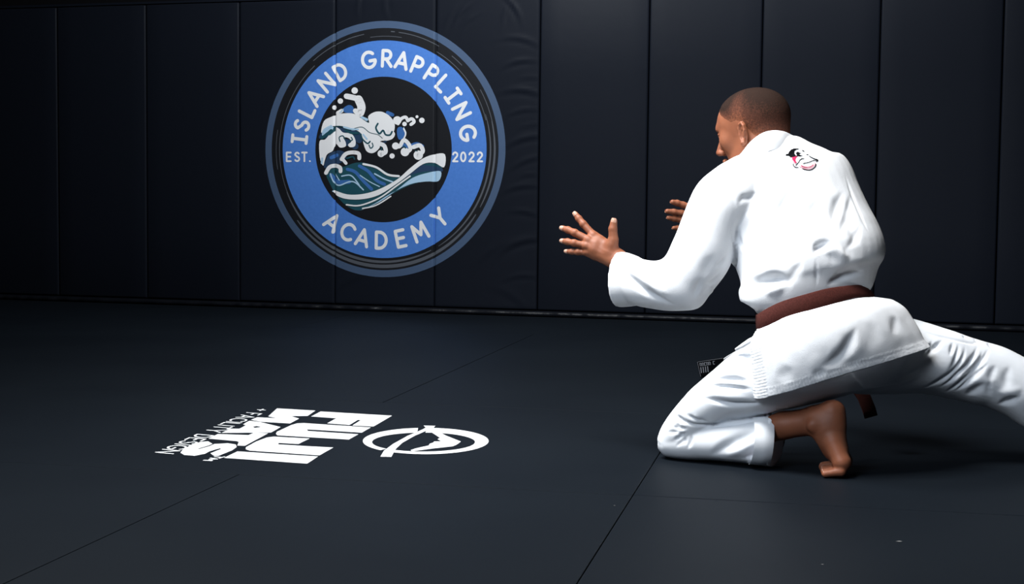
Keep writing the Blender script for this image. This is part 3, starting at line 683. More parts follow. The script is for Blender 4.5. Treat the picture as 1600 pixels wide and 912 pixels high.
# ---- hidden core of the body, inside the clothes ---------------------------
core = Field([0.25, 3.0, 0.0], [1.75, 4.15, 0.9], .012)
PEL = W(1318, 528, 3.46); CH = W(1225, 330, 3.56)
core.cone(PEL, CH, .075, .085, .04); core.cone(CH, NB, .10, .06, .05)
SL, SR = W(1130, 300, 3.53), W(1292, 275, 3.64)
core.cone(SL, SR, .045, .045, .05)
core.cone(SL, W(1082, 440, 3.50), .043, .036, .03); core.cone(W(1082, 440, 3.50), W(1010, 432, 3.56), .036, .028, .02)
core.cone(SR, W(1225, 400, 3.80), .043, .036, .03); core.cone(W(1225, 400, 3.80), W(1150, 362, 3.9), .036, .028, .02)
core.cone(W(1270, 550, 3.42), W(1068, 680, 3.52), .058, .036, .02); core.cone(W(1068, 684, 3.52), W(1170, 684, 3.43), .032, .028, .01)
core.cone(W(1370, 535, 3.50), W(1560, 588, 3.52), .058, .042, .03); core.cone(W(1560, 585, 3.52), W(1745, 690, 3.50), .046, .032, .02)
core.cone(W(1745, 690, 3.50), W(1772, 722, 3.49), .032, .030, .02); core.cone(W(1772, 722, 3.49), W(1800, 725, 3.62), .028, .02, .02)
V, Fq = core.mesh(); add_body(V, Fq)
body = pmesh('body', np.concatenate(BV), np.concatenate(BF), M_skin)
body['label'] = 'brown skin, head bowed and turned to the left, fingers spread'
for (p, d, n, r) in nails:
    d = unit(d); n = unit(n - (n @ d) * d); s = np.cross(d, n); V = []; Fc = []
    nu_, nv_ = 6, 6
    for i in range(nu_ + 1):
        for j in range(nv_ + 1):
            a = (j / nv_ - .5) * 1.9; x = (i / nu_ - .45) * r * 1.7
            R_ = r * 1.04 - .35 * r * max(0, (i / nu_ - .45)) ** 2 * 2
            V.append(p + d * x + n * R_ * math.cos(a) + s * R_ * math.sin(a) * (1 - .25 * max(0, i / nu_ - .6)))
    for i in range(nu_):
        for j in range(nv_): Fc.append((i * 7 + j, i * 7 + j + 1, i * 7 + j + 8, i * 7 + j + 7))
    pmesh('nail', V, Fc, M_nail)

# ------------------------------------------------------------------ clothes: lofts between silhouette points, fused and creased
def loft(secs, n=40, cap0=True, cap1=True, power=2.2):
    """secs: (pxa, pya, pxb, pyb, Ya, Yb, thickness, bulge shift)"""
    A = np.array([W(s[0], s[1], s[4]) for s in secs]); B = np.array([W(s[2], s[3], s[5]) for s in secs]); T = np.array([s[6] for s in secs])
    t = np.arange(len(secs), dtype=float); m = 5; tt = np.linspace(0, len(secs) - 1, (len(secs) - 1) * m + 1)
    def cr(P):
        P = P.reshape(len(P), -1); Pp = np.vstack([2 * P[0] - P[1], P, 2 * P[-1] - P[-2]]); out = []
        for x in tt:
            i = min(int(x), len(P) - 2); f = x - i; p0, p1, p2, p3 = Pp[i], Pp[i + 1], Pp[i + 2], Pp[i + 3]
            out.append(.5 * (2 * p1 + (p2 - p0) * f + (2 * p0 - 5 * p1 + 4 * p2 - p3) * f * f + (3 * p1 - p0 - 3 * p2 + p3) * f ** 3))
        return np.array(out)
    A, B, T = cr(A), cr(B), cr(T)[:, 0]
    Cc = (A + B) / 2; E1 = (B - A) / 2; D = np.gradient(Cc, axis=0)
    V = []; 
    for i in range(len(tt)):
        e2 = np.cross(E1[i], D[i]); e2 = e2 / np.linalg.norm(e2)
        if e2[1] > 0: e2 = -e2
        for k in range(n):
            a = 2 * math.pi * k / n; ca, sa = math.cos(a), math.sin(a); p = 2 / power
            V.append(Cc[i] + E1[i] * np.sign(ca) * abs(ca) ** p + e2 * T[i] * np.sign(sa) * abs(sa) ** p)
    Fc = []
    for i in range(len(tt) - 1):
        for k in range(n): Fc.append((i * n + k, i * n + (k + 1) % n, (i + 1) * n + (k + 1) % n, (i + 1) * n + k))
    Fc.append(tuple(range(n))[::-1]); Fc.append(tuple(range((len(tt) - 1) * n, len(tt) * n)))
    return np.array(V), Fc
def fuse(parts, vox, smooth_it=6, floor_z=0.002):
    V = np.concatenate([p[0] for p in parts]); Fc = []; n = 0
    for v, f in parts: Fc += [tuple(i + n for i in q) for q in f]; n += len(v)
    me = bpy.data.meshes.new('tmp'); me.from_pydata([tuple(v) for v in V], [], Fc)
    bm = bmesh.new(); bm.from_mesh(me); 
    # each loft separately outward
    bmesh.ops.recalc_face_normals(bm, faces=bm.faces[:]); bm.to_mesh(me); bm.free()
    o = bpy.data.objects.new('tmp', me); C.objects.link(o)
    r = o.modifiers.new('r', 'REMESH'); r.mode = 'VOXEL'; r.voxel_size = vox
    s = o.modifiers.new('s', 'SMOOTH'); s.iterations = smooth_it; s.factor = .5
    dg = bpy.context.evaluated_depsgraph_get(); ev = o.evaluated_get(dg); m2 = ev.to_mesh()
    nv = len(m2.vertices); co = np.empty(nv * 3); m2.vertices.foreach_get('co', co); co = co.reshape(-1, 3)
    F2 = [tuple(p.vertices) for p in m2.polygons]
    ev.to_mesh_clear(); bpy.data.objects.remove(o); bpy.data.meshes.remove(me)
    return co, F2
def vnormals(V, Fc):
    N = np.zeros_like(V); Q = np.array([f if len(f) == 4 else (*f, f[0]) for f in Fc])
    n = np.cross(V[Q[:, 2]] - V[Q[:, 0]], V[Q[:, 3]] - V[Q[:, 1]])
    for k in range(4): np.add.at(N, Q[:, k], n)
    return N / np.maximum(np.linalg.norm(N, axis=1, keepdims=True), 1e-12)
EYE = np.array([0, 0, CAM_H])
def creases(V, Fc, folds):
    """folds: (list of photo points, half width px, height mm). Paths are laid on the surface, then the cloth is pushed in or out around them."""
    bv = BVHTree.FromPolygons([Vector(v) for v in V], Fc); N = vnormals(V, Fc); D = np.zeros(len(V))
    for pts, wpx, amp in folds:
        path = []
        for x, y in smooth_path(pts, 6):
            d = W(x, y, 3.5) - EYE; h = bv.ray_cast(Vector(EYE), Vector(unit(d)))
            if h[0] is not None: path.append(np.array(h[0]))
        if len(path) < 2: continue
        P = np.array(path); seg = np.linalg.norm(np.diff(P, axis=0), axis=1); cum = np.concatenate([[0], np.cumsum(seg)]); L = cum[-1]
        wd = wpx * .00158; lo, hi = P.min(0) - 3 * wd, P.max(0) + 3 * wd
        idx = np.where(np.all((V > lo) & (V < hi), axis=1))[0]
        if not len(idx): continue
        X = V[idx]; best = np.full(len(idx), 9.0); ts = np.zeros(len(idx))
        for i in range(len(P) - 1):
            if seg[i] > .06: continue
            ba = P[i + 1] - P[i]; t = np.clip(((X - P[i]) @ ba) / max(ba @ ba, 1e-12), 0, 1)
            d = np.linalg.norm(X - P[i] - t[:, None] * ba, axis=1); m = d < best
            best[m] = d[m]; ts[m] = (cum[i] + t * seg[i])[m]
        tt = ts / L; x = np.clip(np.minimum(tt, 1 - tt) / .42, 0, 1); tap = x * x * (3 - 2 * x)
        D[idx] += 1.12 * amp / 1000 * tap * np.exp(-(best / (wd * (.4 + .6 * tap))) ** 2)
    return V + N * D[:, None]
def rumple(V, Fc, amp, scales, seed=0):
    """gentle unevenness of cloth: a few random waves"""
    r = np.random.RandomState(seed); N = vnormals(V, Fc); D = np.zeros(len(V))
    for s in scales:
        for _ in range(5):
            k = r.normal(size=3); k = k / np.linalg.norm(k) * 2 * math.pi / s; D += np.sin(V @ k + r.rand() * 6.28 + 1.5 * np.sin(V @ (k[[1, 2, 0]] * .4))) * s / scales[0]
    return V + N * (amp / 1000 * D / 2.2)[:, None]

# jacket ----------------------------------------------------------------
torso = loft([(1176, 232, 1243, 221, 3.60, 3.62, .062), (1160, 243, 1258, 228, 3.58, 3.63, .078), (1132, 260, 1285, 238, 3.56, 3.64, .095), (1112, 282, 1308, 250, 3.54, 3.65, .11),
              (1112, 312, 1323, 272, 3.51, 3.65, .122), (1124, 350, 1336, 304, 3.49, 3.63, .126), (1147, 388, 1350, 338, 3.46, 3.61, .126), (1160, 415, 1366, 372, 3.43, 3.59, .128),
              (1164, 438, 1373, 393, 3.40, 3.57, .126), (1163, 456, 1368, 416, 3.39, 3.55, .117), (1169, 475, 1357, 432, 3.38, 3.54, .100), (1187, 491, 1344, 444, 3.41, 3.53, .084), (1196, 512, 1346, 464, 3.43, 3.53, .076)])
sleeveL = loft([(1190, 262, 1200, 300, 3.56, 3.54, .05), (1160, 248, 1192, 328, 3.56, 3.50, .075), (1133, 258, 1176, 345, 3.555, 3.48, .085), (1098, 286.5, 1158, 358, 3.54, 3.46, .085), (1079, 320, 1149, 378, 3.53, 3.45, .080), (1063.5, 362, 1141, 402, 3.52, 3.44, .074),
                (1050, 393, 1130, 426, 3.52, 3.44, .070), (1042, 404, 1106, 458, 3.525, 3.45, .068), (1030, 408, 1086, 482, 3.535, 3.46, .066), (1012, 406.5, 1050, 485, 3.55, 3.49, .063), (992, 400, 1015, 481, 3.565, 3.52, .061), (987, 396, 995, 477, 3.58, 3.545, .060), (979, 394, 980, 479, 3.59, 3.56, .060), (970, 394, 964, 480, 3.60, 3.575, .059)])
sleeveR = loft([(1240, 260, 1290, 330, 3.68, 3.64, .06), (1235, 300, 1300, 350, 3.74, 3.68, .07), (1215, 330, 1260, 398, 3.79, 3.74, .065), (1190, 335, 1200, 422, 3.84, 3.80, .06), (1160, 328, 1158, 425, 3.87, 3.84, .055), (1128, 330, 1126, 375, 3.91, 3.90, .045)])
jV, jF = fuse([torso, sleeveL, sleeveR], .0042, 5)
FJ = [([(1151.6, 322), (1161, 309.6), (1171, 308.6), (1187, 298)], 5, -5), ([(1152, 326), (1145, 340), (1142, 360), (1146, 380), (1150, 400), (1147, 418)], 4.5, -15), ([(1150, 345), (1154, 372), (1163, 395)], 4, -6),
      ([(1256, 292), (1234, 303.7), (1218.7, 333), (1199, 363), (1181, 396)], 8, -5), ([(1240, 312), (1228, 335), (1210, 366), (1192, 396)], 9, 3), ([(1317, 298), (1307.5, 327), (1299.6, 353)], 9, -6),
      ([(1272, 400), (1278, 386.6), (1293.6, 379.6), (1307, 381)], 6, -12), ([(1284, 398), (1300, 391), (1318, 400), (1330, 398)], 9, 8), ([(1275, 400), (1276, 425), (1276, 449.7)], 2.4, -2.2),
      ([(1289.7, 446), (1309.4, 434), (1333, 424), (1352, 427)], 6.5, -12), ([(1282, 432), (1305, 418), (1335, 408), (1362, 408)], 10, 3.5), ([(1173, 452), (1189, 440), (1208.8, 435.9), (1228.5, 438), (1239, 449)], 7.5, -15), ([(1163, 440), (1185, 426), (1208, 421), (1232, 424)], 9, 7),
      ([(1195, 462), (1212, 452), (1228, 452)], 8, 6), ([(1207, 418), (1225, 402), (1246, 386.6)], 10, -4), ([(1230, 380), (1255, 350), (1270, 325)], 14, 3), ([(1175, 330), (1168, 360), (1172, 395)], 7, -4), ([(1215, 320), (1195, 350), (1180, 385)], 6, -3.5), ([(1290, 300), (1262, 340), (1240, 385), (1225, 415)], 9, -4), ([(1330, 300), (1325, 335), (1310, 370)], 7, -5), ([(1345, 350), (1335, 375), (1318, 392)], 6, -4),
      ([(970, 410), (979, 428), (997, 444.5), (1018, 459.5), (1045, 473), (1062, 477)], 6.5, -10), ([(990, 425), (1010, 441), (1032, 454), (1050, 462)], 8, 5), ([(1024, 431), (1027, 447.5), (1037.5, 464)], 5, -4),
      ([(1082.5, 470), (1090, 447.5), (1096, 429.5)], 6, -6), ([(1045, 404), (1053, 408), (1061.5, 413)], 5, -5), ([(1097, 458), (1109, 452), (1120, 443)], 4, -4), ([(1100, 445), (1114, 437), (1127, 425)], 4, -4), ([(1115, 420), (1126, 410), (1136, 398)], 4, -3.5),
      ([(1104, 466), (1112, 455), (1117, 440)], 3, 3), ([(1133, 285), (1145, 310), (1150, 330)], 2.2, -2), ([(1030, 406), (1046, 402), (1056, 396)], 4, -4), ([(1100, 300), (1092, 340), (1080, 380)], 16, 3), ([(1120, 395), (1105, 415), (1096, 440)], 9, -3.5),
      ([(1318, 262), (1330, 300), (1345, 338), (1362, 375)], 3, -2.5), ([(1200, 400), (1185, 430), (1175, 455)], 9, -4), ([(1255, 408), (1240, 428), (1232, 448)], 7, -4), ([(1335, 330), (1330, 360), (1345, 385)], 9, -4)]
jV = rumple(creases(jV, jF, FJ), jF, .7, (.16, .07), 1)
jacket = pmesh('jacket', jV, jF, M_gi); jacket['label'] = 'white woven gi jacket with wide sleeves'
# collar band round the back of the neck
def band(pts_out, width_dir, wd, th, m, name, closed=False, parent=None):
    P = [np.array(p) for p in pts_out]; V = []; Fc = []; n = len(P)
    for i, p in enumerate(P):
        t = unit(P[(i + 1) % n] - P[i - 1]) if (closed or 0 < i < n - 1) else unit(P[min(i + 1, n - 1)] - P[max(i - 1, 0)])
        wv_ = width_dir[i] if isinstance(width_dir, list) else width_dir
        wv_ = unit(wv_ - (wv_ @ t) * t); nn = np.cross(t, wv_)
        ww = wd[i] if isinstance(wd, (list, tuple)) else wd
        for a, b in ((-.5, -.35), (-.5, .35), (-.46, .5), (.46, .5), (.5, .35), (.5, -.35), (.46, -.5), (-.46, -.5)):
            V.append(p + wv_ * a * ww + nn * b * th)
    for i in range(n if closed else n - 1):
        j = (i + 1) % n
        for k in range(8): Fc.append((i * 8 + k, i * 8 + (k + 1) % 8, j * 8 + (k + 1) % 8, j * 8 + k))
    if not closed: Fc += [tuple(range(8))[::-1], tuple(range((n - 1) * 8, n * 8))]
    return pmesh(name, V, Fc, m, parent)
cp = [(1140, 270, 3.63), (1152, 261, 3.59), (1163, 251, 3.56), (1173, 239, 3.54), (1184, 228, 3.53), (1197, 219.5, 3.525), (1211, 216.5, 3.53), (1225, 218.5, 3.545), (1236, 224, 3.575), (1243, 229, 3.62), (1238, 232, 3.68)]
cpts = [W(x, y, z) for x, y, z in smooth_path(cp, 5)]
wdir = [unit(np.array([-.25 + .4 * i / len(cpts), .35, .85])) for i in range(len(cpts))]
band(cpts - np.array([0, 0.004, .005]), wdir, .052, .010, M_gi, 'collar', parent=jacket)

# trousers ---------------------------------------------------------------
hips = loft([(1200, 506, 1345, 462, 3.40, 3.50, .07), (1200, 530, 1378, 482, 3.38, 3.51, .085), (1192, 560, 1408, 508, 3.37, 3.51, .100), (1205, 600, 1420, 550, 3.37, 3.49, .095), (1235, 622, 1400, 598, 3.38, 3.47, .07)])
thigh = loft([(1228, 511, 1350, 610, 3.44, 3.38, .078), (1183, 530, 1296, 624, 3.45, 3.375, .082), (1142, 557, 1242, 636, 3.47, 3.38, .086), (1109, 586, 1190, 647, 3.49, 3.41, .078), (1081, 613, 1140, 658, 3.51, 3.44, .070), (1055, 645, 1108, 676, 3.53, 3.46, .060), (1039, 666, 1085, 696, 3.535, 3.48, .053), (1031, 684, 1062, 706, 3.535, 3.50, .043)])
shin = loft([(1036, 674, 1031, 704, 3.535, 3.525, .030), (1046, 663, 1043, 714, 3.53, 3.515, .045), (1068, 658, 1066, 717.5, 3.51, 3.50, .052), (1100, 656, 1095, 718.5, 3.49, 3.48, .055), (1135, 654, 1130, 720, 3.46, 3.455, .056), (1170, 652, 1168, 723, 3.435, 3.43, .057), (1203, 649, 1197, 727, 3.41, 3.41, .059), (1215, 648, 1209, 729, 3.40, 3.40, .059)])
legR = loft([(1330, 485, 1290, 608, 3.50, 3.44, .08), (1392, 492, 1345, 615, 3.53, 3.46, .085), (1429, 503, 1400, 614, 3.54, 3.47, .088), (1469, 517.5, 1448, 612, 3.55, 3.48, .09), (1502, 528, 1488, 620, 3.55, 3.49, .086), (1532, 536.5, 1523, 628, 3.55, 3.49, .083), (1563, 546, 1548, 634, 3.55, 3.49, .080), (1600, 563, 1585, 652, 3.54, 3.49, .076), (1650, 592, 1625, 678, 3.54, 3.49, .07), (1700, 625, 1670, 702, 3.53, 3.49, .066), (1745, 660, 1712, 726, 3.52, 3.48, .062)])
tV, tF = fuse([hips, thigh, shin, legR], .0036, 3)
FT = [([(1111, 593), (1143, 592), (1176, 596)], 4.2, -9), ([(1108, 600), (1140, 600), (1176, 603)], 4, 3), ([(1102.5, 603), (1134, 603), (1178, 609)], 4, -9), ([(1090, 620), (1118, 625.6), (1143, 630), (1178, 630), (1206, 626.5)], 4.5, -8), ([(1100, 612), (1130, 618), (1178, 622)], 6, 3),
      ([(1071, 646.7), (1090, 655), (1111, 660.7)], 3.5, -6), ([(1078, 648), (1098, 657)], 3, 3.5), ([(1050, 640), (1075, 660), (1100, 664), (1135, 662), (1170, 658), (1210, 650)], 3.5, -7),
      ([(1107.7, 712), (1128.8, 701), (1160, 683.5), (1186.7, 668)], 9, -9), ([(1132, 714), (1169, 696), (1198, 680)], 8, 6), ([(1160, 716), (1180, 712), (1200, 711)], 5, -7), ([(1155, 560), (1172, 558), (1180, 560)], 6, -8), ([(1120, 572), (1150, 566), (1176, 572)], 6, 3),
      ([(1134, 585), (1111, 596), (1093.7, 608), (1069, 629), (1043, 655.4), (1031, 678), (1037, 703), (1048, 715)], 2.4, -2.6), ([(1200, 655), (1196, 690), (1192, 724)], 2.4, -1.6)]
for i, a in enumerate((140, 153, 164, 176, 189, 200, 213, 226, 240, 254)):
    r0 = 7 + 9 * ((i * 7) % 3) / 2; r1 = 34 + 8 * math.sin(i * 2.1); ca, sa = math.cos(math.radians(a)), -math.sin(math.radians(a))
    cx, cy = 1080 + 3 * (i % 2), 669
    FT.append(([(cx + r0 * ca, cy + r0 * sa), (cx + (r0 + r1) / 2 * ca + 2, cy + (r0 + r1) / 2 * sa + 1), (cx + r1 * ca, cy + r1 * sa)], 2.5, -3.2 if i % 3 else -4.8))
FT += [([(1433.5, 511.7), (1451, 520.6), (1479, 527.5), (1516.5, 536.4), (1526, 534.4), (1546, 538.4)], 2.4, -3.5),
       ([(1475, 529.5), (1465, 539), (1449, 553), (1440, 566)], 4, -8), ([(1489, 533.4), (1487, 547), (1483, 557)], 3.2, -5), ([(1498, 535), (1496, 550), (1490, 568), (1478, 582)], 3.4, -5), ([(1507.6, 537.4), (1506.6, 551), (1498.7, 569), (1483, 584.7), (1455, 600.5), (1429.6, 608.4)], 4, -8),
       ([(1528, 539), (1522, 555), (1510.5, 571), (1487, 592.6), (1465, 606.4)], 4, -9), ([(1537, 545), (1530, 562), (1516, 577), (1494, 596)], 3.2, -5), ([(1546, 543), (1536, 561), (1520, 581), (1498.7, 598.5), (1475, 614)], 4, -9), ([(1546, 565), (1530, 581), (1510.5, 598.5), (1490, 612)], 4, -8),
       ([(1544, 596.6), (1526, 608.4), (1508.5, 618)], 8, -7), ([(1550, 592.6), (1544, 608), (1550, 620)], 5, -3.5), ([(1558, 569), (1550, 583), (1546, 600)], 6, -3.5), ([(1597, 618), (1577.6, 626), (1558, 632)], 6.5, -8), ([(1600, 606), (1575, 612), (1555, 612)], 8, 4), ([(1580, 570), (1572, 590), (1574, 610)], 7, -3),
       ([(1446, 570), (1410, 590), (1370, 602)], 5, -5), ([(1425, 600), (1380, 608), (1350, 612)], 4, -5), ([(1440, 585), (1400, 600)], 4, 3), ([(1458, 530), (1452, 545), (1446, 555)], 3, -4), ([(1503, 524), (1512, 530)], 3, -5), ([(1522, 528), (1530, 536)], 3, -4), ([(1544, 534), (1552, 545)], 3.5, -4),
       *[(p, w_ * 1.0, h_) for p, w_, h_ in ()], ([(1630, 600), (1618, 630), (1600, 650)], 8, -8), ([(1670, 630), (1655, 660), (1640, 680)], 8, -8)]
tV = rumple(creases(tV, tF, FT), tF, .5, (.12, .05), 2)
tV[:, 2] = np.maximum(tV[:, 2], .0015)
pants = pmesh('trousers', tV, tF, M_gi2); pants['label'] = 'white cotton gi trousers with crumpled knees'
# open cuff of the left trouser leg: lining, tape, far side of the hem
V, Fc = [], []
cc, c1, c2 = (W(1213, 649, 3.40) + W(1206, 728, 3.40)) / 2, (W(1213, 649, 3.40) - W(1206, 728, 3.40)) / 2, np.array([.035, .058, 0])
def cuff(a, s, o): return cc + c1 * math.sin(a) * s + np.array([.048 * max(0., -math.cos(a)) - .007, 0, 0]) + np.array([0, -.058 * math.cos(a) * s, 0]) + np.array([o, 0, 0])
n = 48
for (s, o) in ((.92, -.05), (.95, -.028), (.955, -.004), (.94, -.003), (.92, -.004), (.915, -.012), (.905, -.045)):
    for k in range(n): V.append(cuff(2 * math.pi * k / n, s, o))
for r_ in range(6):
    for k in range(n): Fc.append((r_ * n + k, r_ * n + (k + 1) % n, (r_ + 1) * n + (k + 1) % n, (r_ + 1) * n + k))
V = np.array(V); V[:, 2] = np.maximum(V[:, 2], .001)
Fm_ = [0] * (3 * n) + [1] * (2 * n) + [2] * n
cu = pmesh('cuff', V, Fc, [M_gi2, M_red, M_inner], pants, fmat=Fm_); cu['label'] = 'open trouser cuff with dark red tape inside'

# skirt of the jacket: back panel ---------------------------------------------
TOP = smooth_path([(1184, 514), (1195, 508), (1232, 493), (1289, 478), (1330, 468), (1363, 464), (1380, 467)], 8)
HEM = smooth_path([(1179, 619.5), (1187, 622), (1232, 612), (1300, 591), (1375, 569), (1446, 546), (1453, 541)], 8)
def resample(P, n):
    P = np.array(P); s = np.concatenate([[0], np.cumsum(np.linalg.norm(np.diff(P, axis=0), axis=1))]); x = np.linspace(0, s[-1], n)
    return np.stack([np.interp(x, s, P[:, k]) for k in range(2)], 1)
LEFT = resample(smooth_path([(1184, 514), (1176, 526), (1172.5, 542.5), (1174.5, 572), (1179, 619.5)], 8), 70)
RIGHT = resample(smooth_path([(1380, 467), (1394, 468), (1412.5, 479), (1427, 498), (1437, 515), (1444, 530), (1453, 541)], 8), 70)
NS, NT = 150, 70
T_, H_ = resample(TOP, NS), resample(HEM, NS)
V = []
for j in range(NT):
    t = j / (NT - 1)
    for i in range(NS):
        s = i / (NS - 1)
        c = (1 - t) * T_[i] + t * H_[i] + (1 - s) * LEFT[j] + s * RIGHT[j] - ((1 - s) * (1 - t) * T_[0] + s * (1 - t) * T_[-1] + (1 - s) * t * H_[0] + s * t * H_[-1])
        Yb = 3.385 + .095 * s ** 1.3
        bul = math.sin(math.pi * min(1, max(0, s))) ** .6 * (.115 + .04 * math.sin(math.pi * min(1, t * .75 + .05)))
        Y = Yb - bul - .02 * t * (1 - s) - .014 - .06 * s ** 3 * t ** .5
        V.append(W(c[0], c[1], Y))
V = np.array(V); Fc = [(j * NS + i, j * NS + i + 1, (j + 1) * NS + i + 1, (j + 1) * NS + i) for j in range(NT - 1) for i in range(NS - 1)]
Fc = [f[::-1] for f in Fc]
if vnormals(V, Fc)[NS * 35 + 70][1] > 0: Fc = [f[::-1] for f in Fc]
FS = [([(1402, 492.6), (1398, 508), (1393, 523)], 7, -6), ([(1340, 508), (1323, 543), (1303.5, 562.8), (1278, 575)], 7, -15), ([(1322, 524), (1308, 545), (1288, 560)], 8, 5), ([(1345, 530), (1335, 550), (1318, 565)], 7, 4), ([(1312, 571.5), (1330, 568), (1347, 563)], 5, -3),
      ([(1294.7, 580), (1280, 583), (1266, 585)], 4.5, -6), ([(1242, 574), (1225, 585), (1210, 590)], 8, -5), ([(1260, 580), (1272, 566), (1290, 552)], 7, 3), ([(1370, 500), (1362, 530), (1350, 550)], 12, -4), ([(1250, 510), (1240, 540), (1225, 560)], 14, 3),
      ([(1190, 613), (1232, 602), (1300, 581), (1375, 559), (1440, 538)], 2, -.9), ([(1192, 530), (1188, 560), (1190, 612)], 2, -1.6)]
FS = [(p, w_ * 1.35, h_ * (.55 if h_ < 0 else .35)) for p, w_, h_ in FS]
V = rumple(creases(V, Fc, FS), Fc, .8, (.12, .05), 5)
r3 = np.random.RandomState(3)
G = V.reshape(NT, NS, 3); Nn = vnormals(V, Fc).reshape(NT, NS, 3)
puck = np.zeros((NT, NS)); puck[-9:, :] += .0009 * np.sin(np.arange(NS) * 2.4)[None, :] + .0008 * r3.rand(9, NS); puck[:, :12] += .0010 * np.sin(np.arange(NT) * 2.2)[:, None] + .0008 * r3.rand(NT, 12)
V = (G + Nn * puck[..., None]).reshape(-1, 3)
Vb = V - vnormals(V, Fc) * .0045; nv = len(V); Fb = [tuple(i + nv for i in f[::-1]) for f in Fc]
edge = [(0, i) for i in range(NS)] + [(j, NS - 1) for j in range(1, NT)] + [(NT - 1, i) for i in range(NS - 2, -1, -1)] + [(j, 0) for j in range(NT - 2, 0, -1)]
E_ = [a * NS + b for a, b in edge]; Fe = [(E_[k], E_[(k + 1) % len(E_)], E_[(k + 1) % len(E_)] + nv, E_[k] + nv) for k in range(len(E_))]
sk = pmesh('jacket_skirt', np.concatenate([V, Vb]), Fc + Fb + Fe, M_gi, jacket); sk['label'] = 'white jacket tail with a stitched hem hanging over the hips'
# front flap of the jacket seen over the thigh, with a woven patch
fl = [W(1184, 516, 3.44), W(1176, 521, 3.50), W(1160, 531, 3.56), W(1135, 548, 3.62), W(1110, 566, 3.66)]
band([W(1182, 528, 3.36), W(1172, 532, 3.37), W(1160, 540, 3.385), W(1150, 546, 3.40)], np.array([0, .1, 1.]), [.012, .011, .010, .006], .006, M_gi, 'flap_edge', parent=jacket)
# belt ---------------------------------------------------------------------
topc = resample(smooth_path([(1182.6, 492), (1200, 481), (1225, 469.5), (1260, 459), (1292.5, 450.6), (1325, 446), (1352.5, 444)], 6), 60)
botc = resample(smooth_path([(1184, 516.5), (1195, 511), (1232.5, 496.5), (1262, 488), (1289, 480), (1330, 466), (1366, 463)], 6), 60)
V, Fc = [], []; inner = []
for i in range(60):
    s = i / 59; Y = 3.398 + .085 * s - .135 * max(0., math.sin(math.pi * s)) ** .4
    V_t = W(*topc[i], Y + .004); V_b = W(*botc[i], Y - .004 - .004 * math.sin(math.pi * s)); inner.append((V_t, V_b))
ctr = np.mean([t for t, _ in inner], 0) + np.array([0, .08, 0])
for i in range(1, 40):                   # round the front, out of sight
    s = 1 - i / 40; A, B = inner[0], inner[59]
    d = np.array([0, .135 * math.sin(math.pi * s) ** .55, 0]); inner.append((A[0] * (1 - s) + B[0] * s + d, A[1] * (1 - s) + B[1] * s + d))
n = len(inner); cen = np.mean([(t + b_) / 2 for t, b_ in inner], 0)
for t, b_ in inner:
    o = (t + b_) / 2 - cen; o[2] = 0; o = unit(o)
    for f, d in ((0, -.002), (0, .002), (.04, .004), (.5, .0045), (.96, .004), (1, .002), (1, -.002), (.5, -.003)): V.append(t * (1 - f) + b_ * f + o * d)
for i in range(n):
    for k in range(8): Fc.append((i * 8 + k, i * 8 + (k + 1) % 8, (i + 1) % n * 8 + (k + 1) % 8, (i + 1) % n * 8 + k))
Fc = [f[::-1] for f in Fc]
belt = pmesh('belt', V, Fc, M_belt); belt['label'] = 'brown cotton belt tied at the waist'
ends = [W(1290, 560, 3.68), W(1318, 590, 3.66), W(1340, 606, 3.64), W(1350, 620, 3.63), W(1358, 640, 3.62), W(1361, 651, 3.62)]
band(ends, np.array([1., 0, .15]), .034, .006, M_belt, 'belt_end', parent=belt)

# ------------------------------------------------------------------ stitched emblem on the back, woven patch on the front flap
def on_surface(name, V0, F0, polys, m, parent, lift):
    bv = BVHTree.FromPolygons([Vector(v) for v in V0], F0); V, Fc = poly_fill(polys)
    bm = bmesh.new(); vs = [bm.verts.new((x, y, l)) for (x, y), l in zip(V, LIFT)]
    for f in Fc:
        try: bm.faces.new([vs[i] for i in f])
        except ValueError: pass
    for ax in (0, 1):
        lo = min(v[ax] for v in V); hi = max(v[ax] for v in V)
        for c in np.arange(math.floor(lo / 4) * 4, hi, 4):
            no = (1, 0, 0) if ax == 0 else (0, 1, 0)
            if c > lo: bmesh.ops.bisect_plane(bm, geom=bm.verts[:] + bm.edges[:] + bm.faces[:], plane_co=(c * no[0], c * no[1], 0), plane_no=no)
    for v in bm.verts:
        x, y, l = v.co; h = bv.ray_cast(Vector(EYE), Vector(unit(W(x, y, 3.5) - EYE)))
        n = h[1] if h[1].y < 0 else -h[1]
        v.co = h[0] + n * (lift + l) - Vector(OFF)
    for f in bm.faces:
        f.normal_update(); f.smooth = True
        if f.normal.y > 0: f.normal_flip()
    me = bpy.data.meshes.new(name); bm.to_mesh(me); bm.free(); me.materials.append(m)
    o = bpy.data.objects.new(name, me); C.objects.link(o); o.parent = parent
    return o
def em(polys): return [[(1210 + x / 16.59, 220 + y / 16.59) for x, y in p] for p in polys]
def es(p, w_): return stroke(smooth_path(p, 4), w_)
blk = [[(280, 380), (310, 345), (355, 340), (375, 290), (430, 230), (500, 203), (600, 203), (655, 218), (560, 232), (515, 270), (512, 330), (555, 385), (625, 400), (590, 412), (450, 432), (400, 432), (360, 392), (320, 402)],
       [(555, 320), (600, 282), (660, 318), (725, 312), (660, 338), (640, 368), (745, 388), (640, 408), (578, 388)], [(650, 500), (690, 458), (775, 455), (770, 470), (700, 480), (655, 515)]]
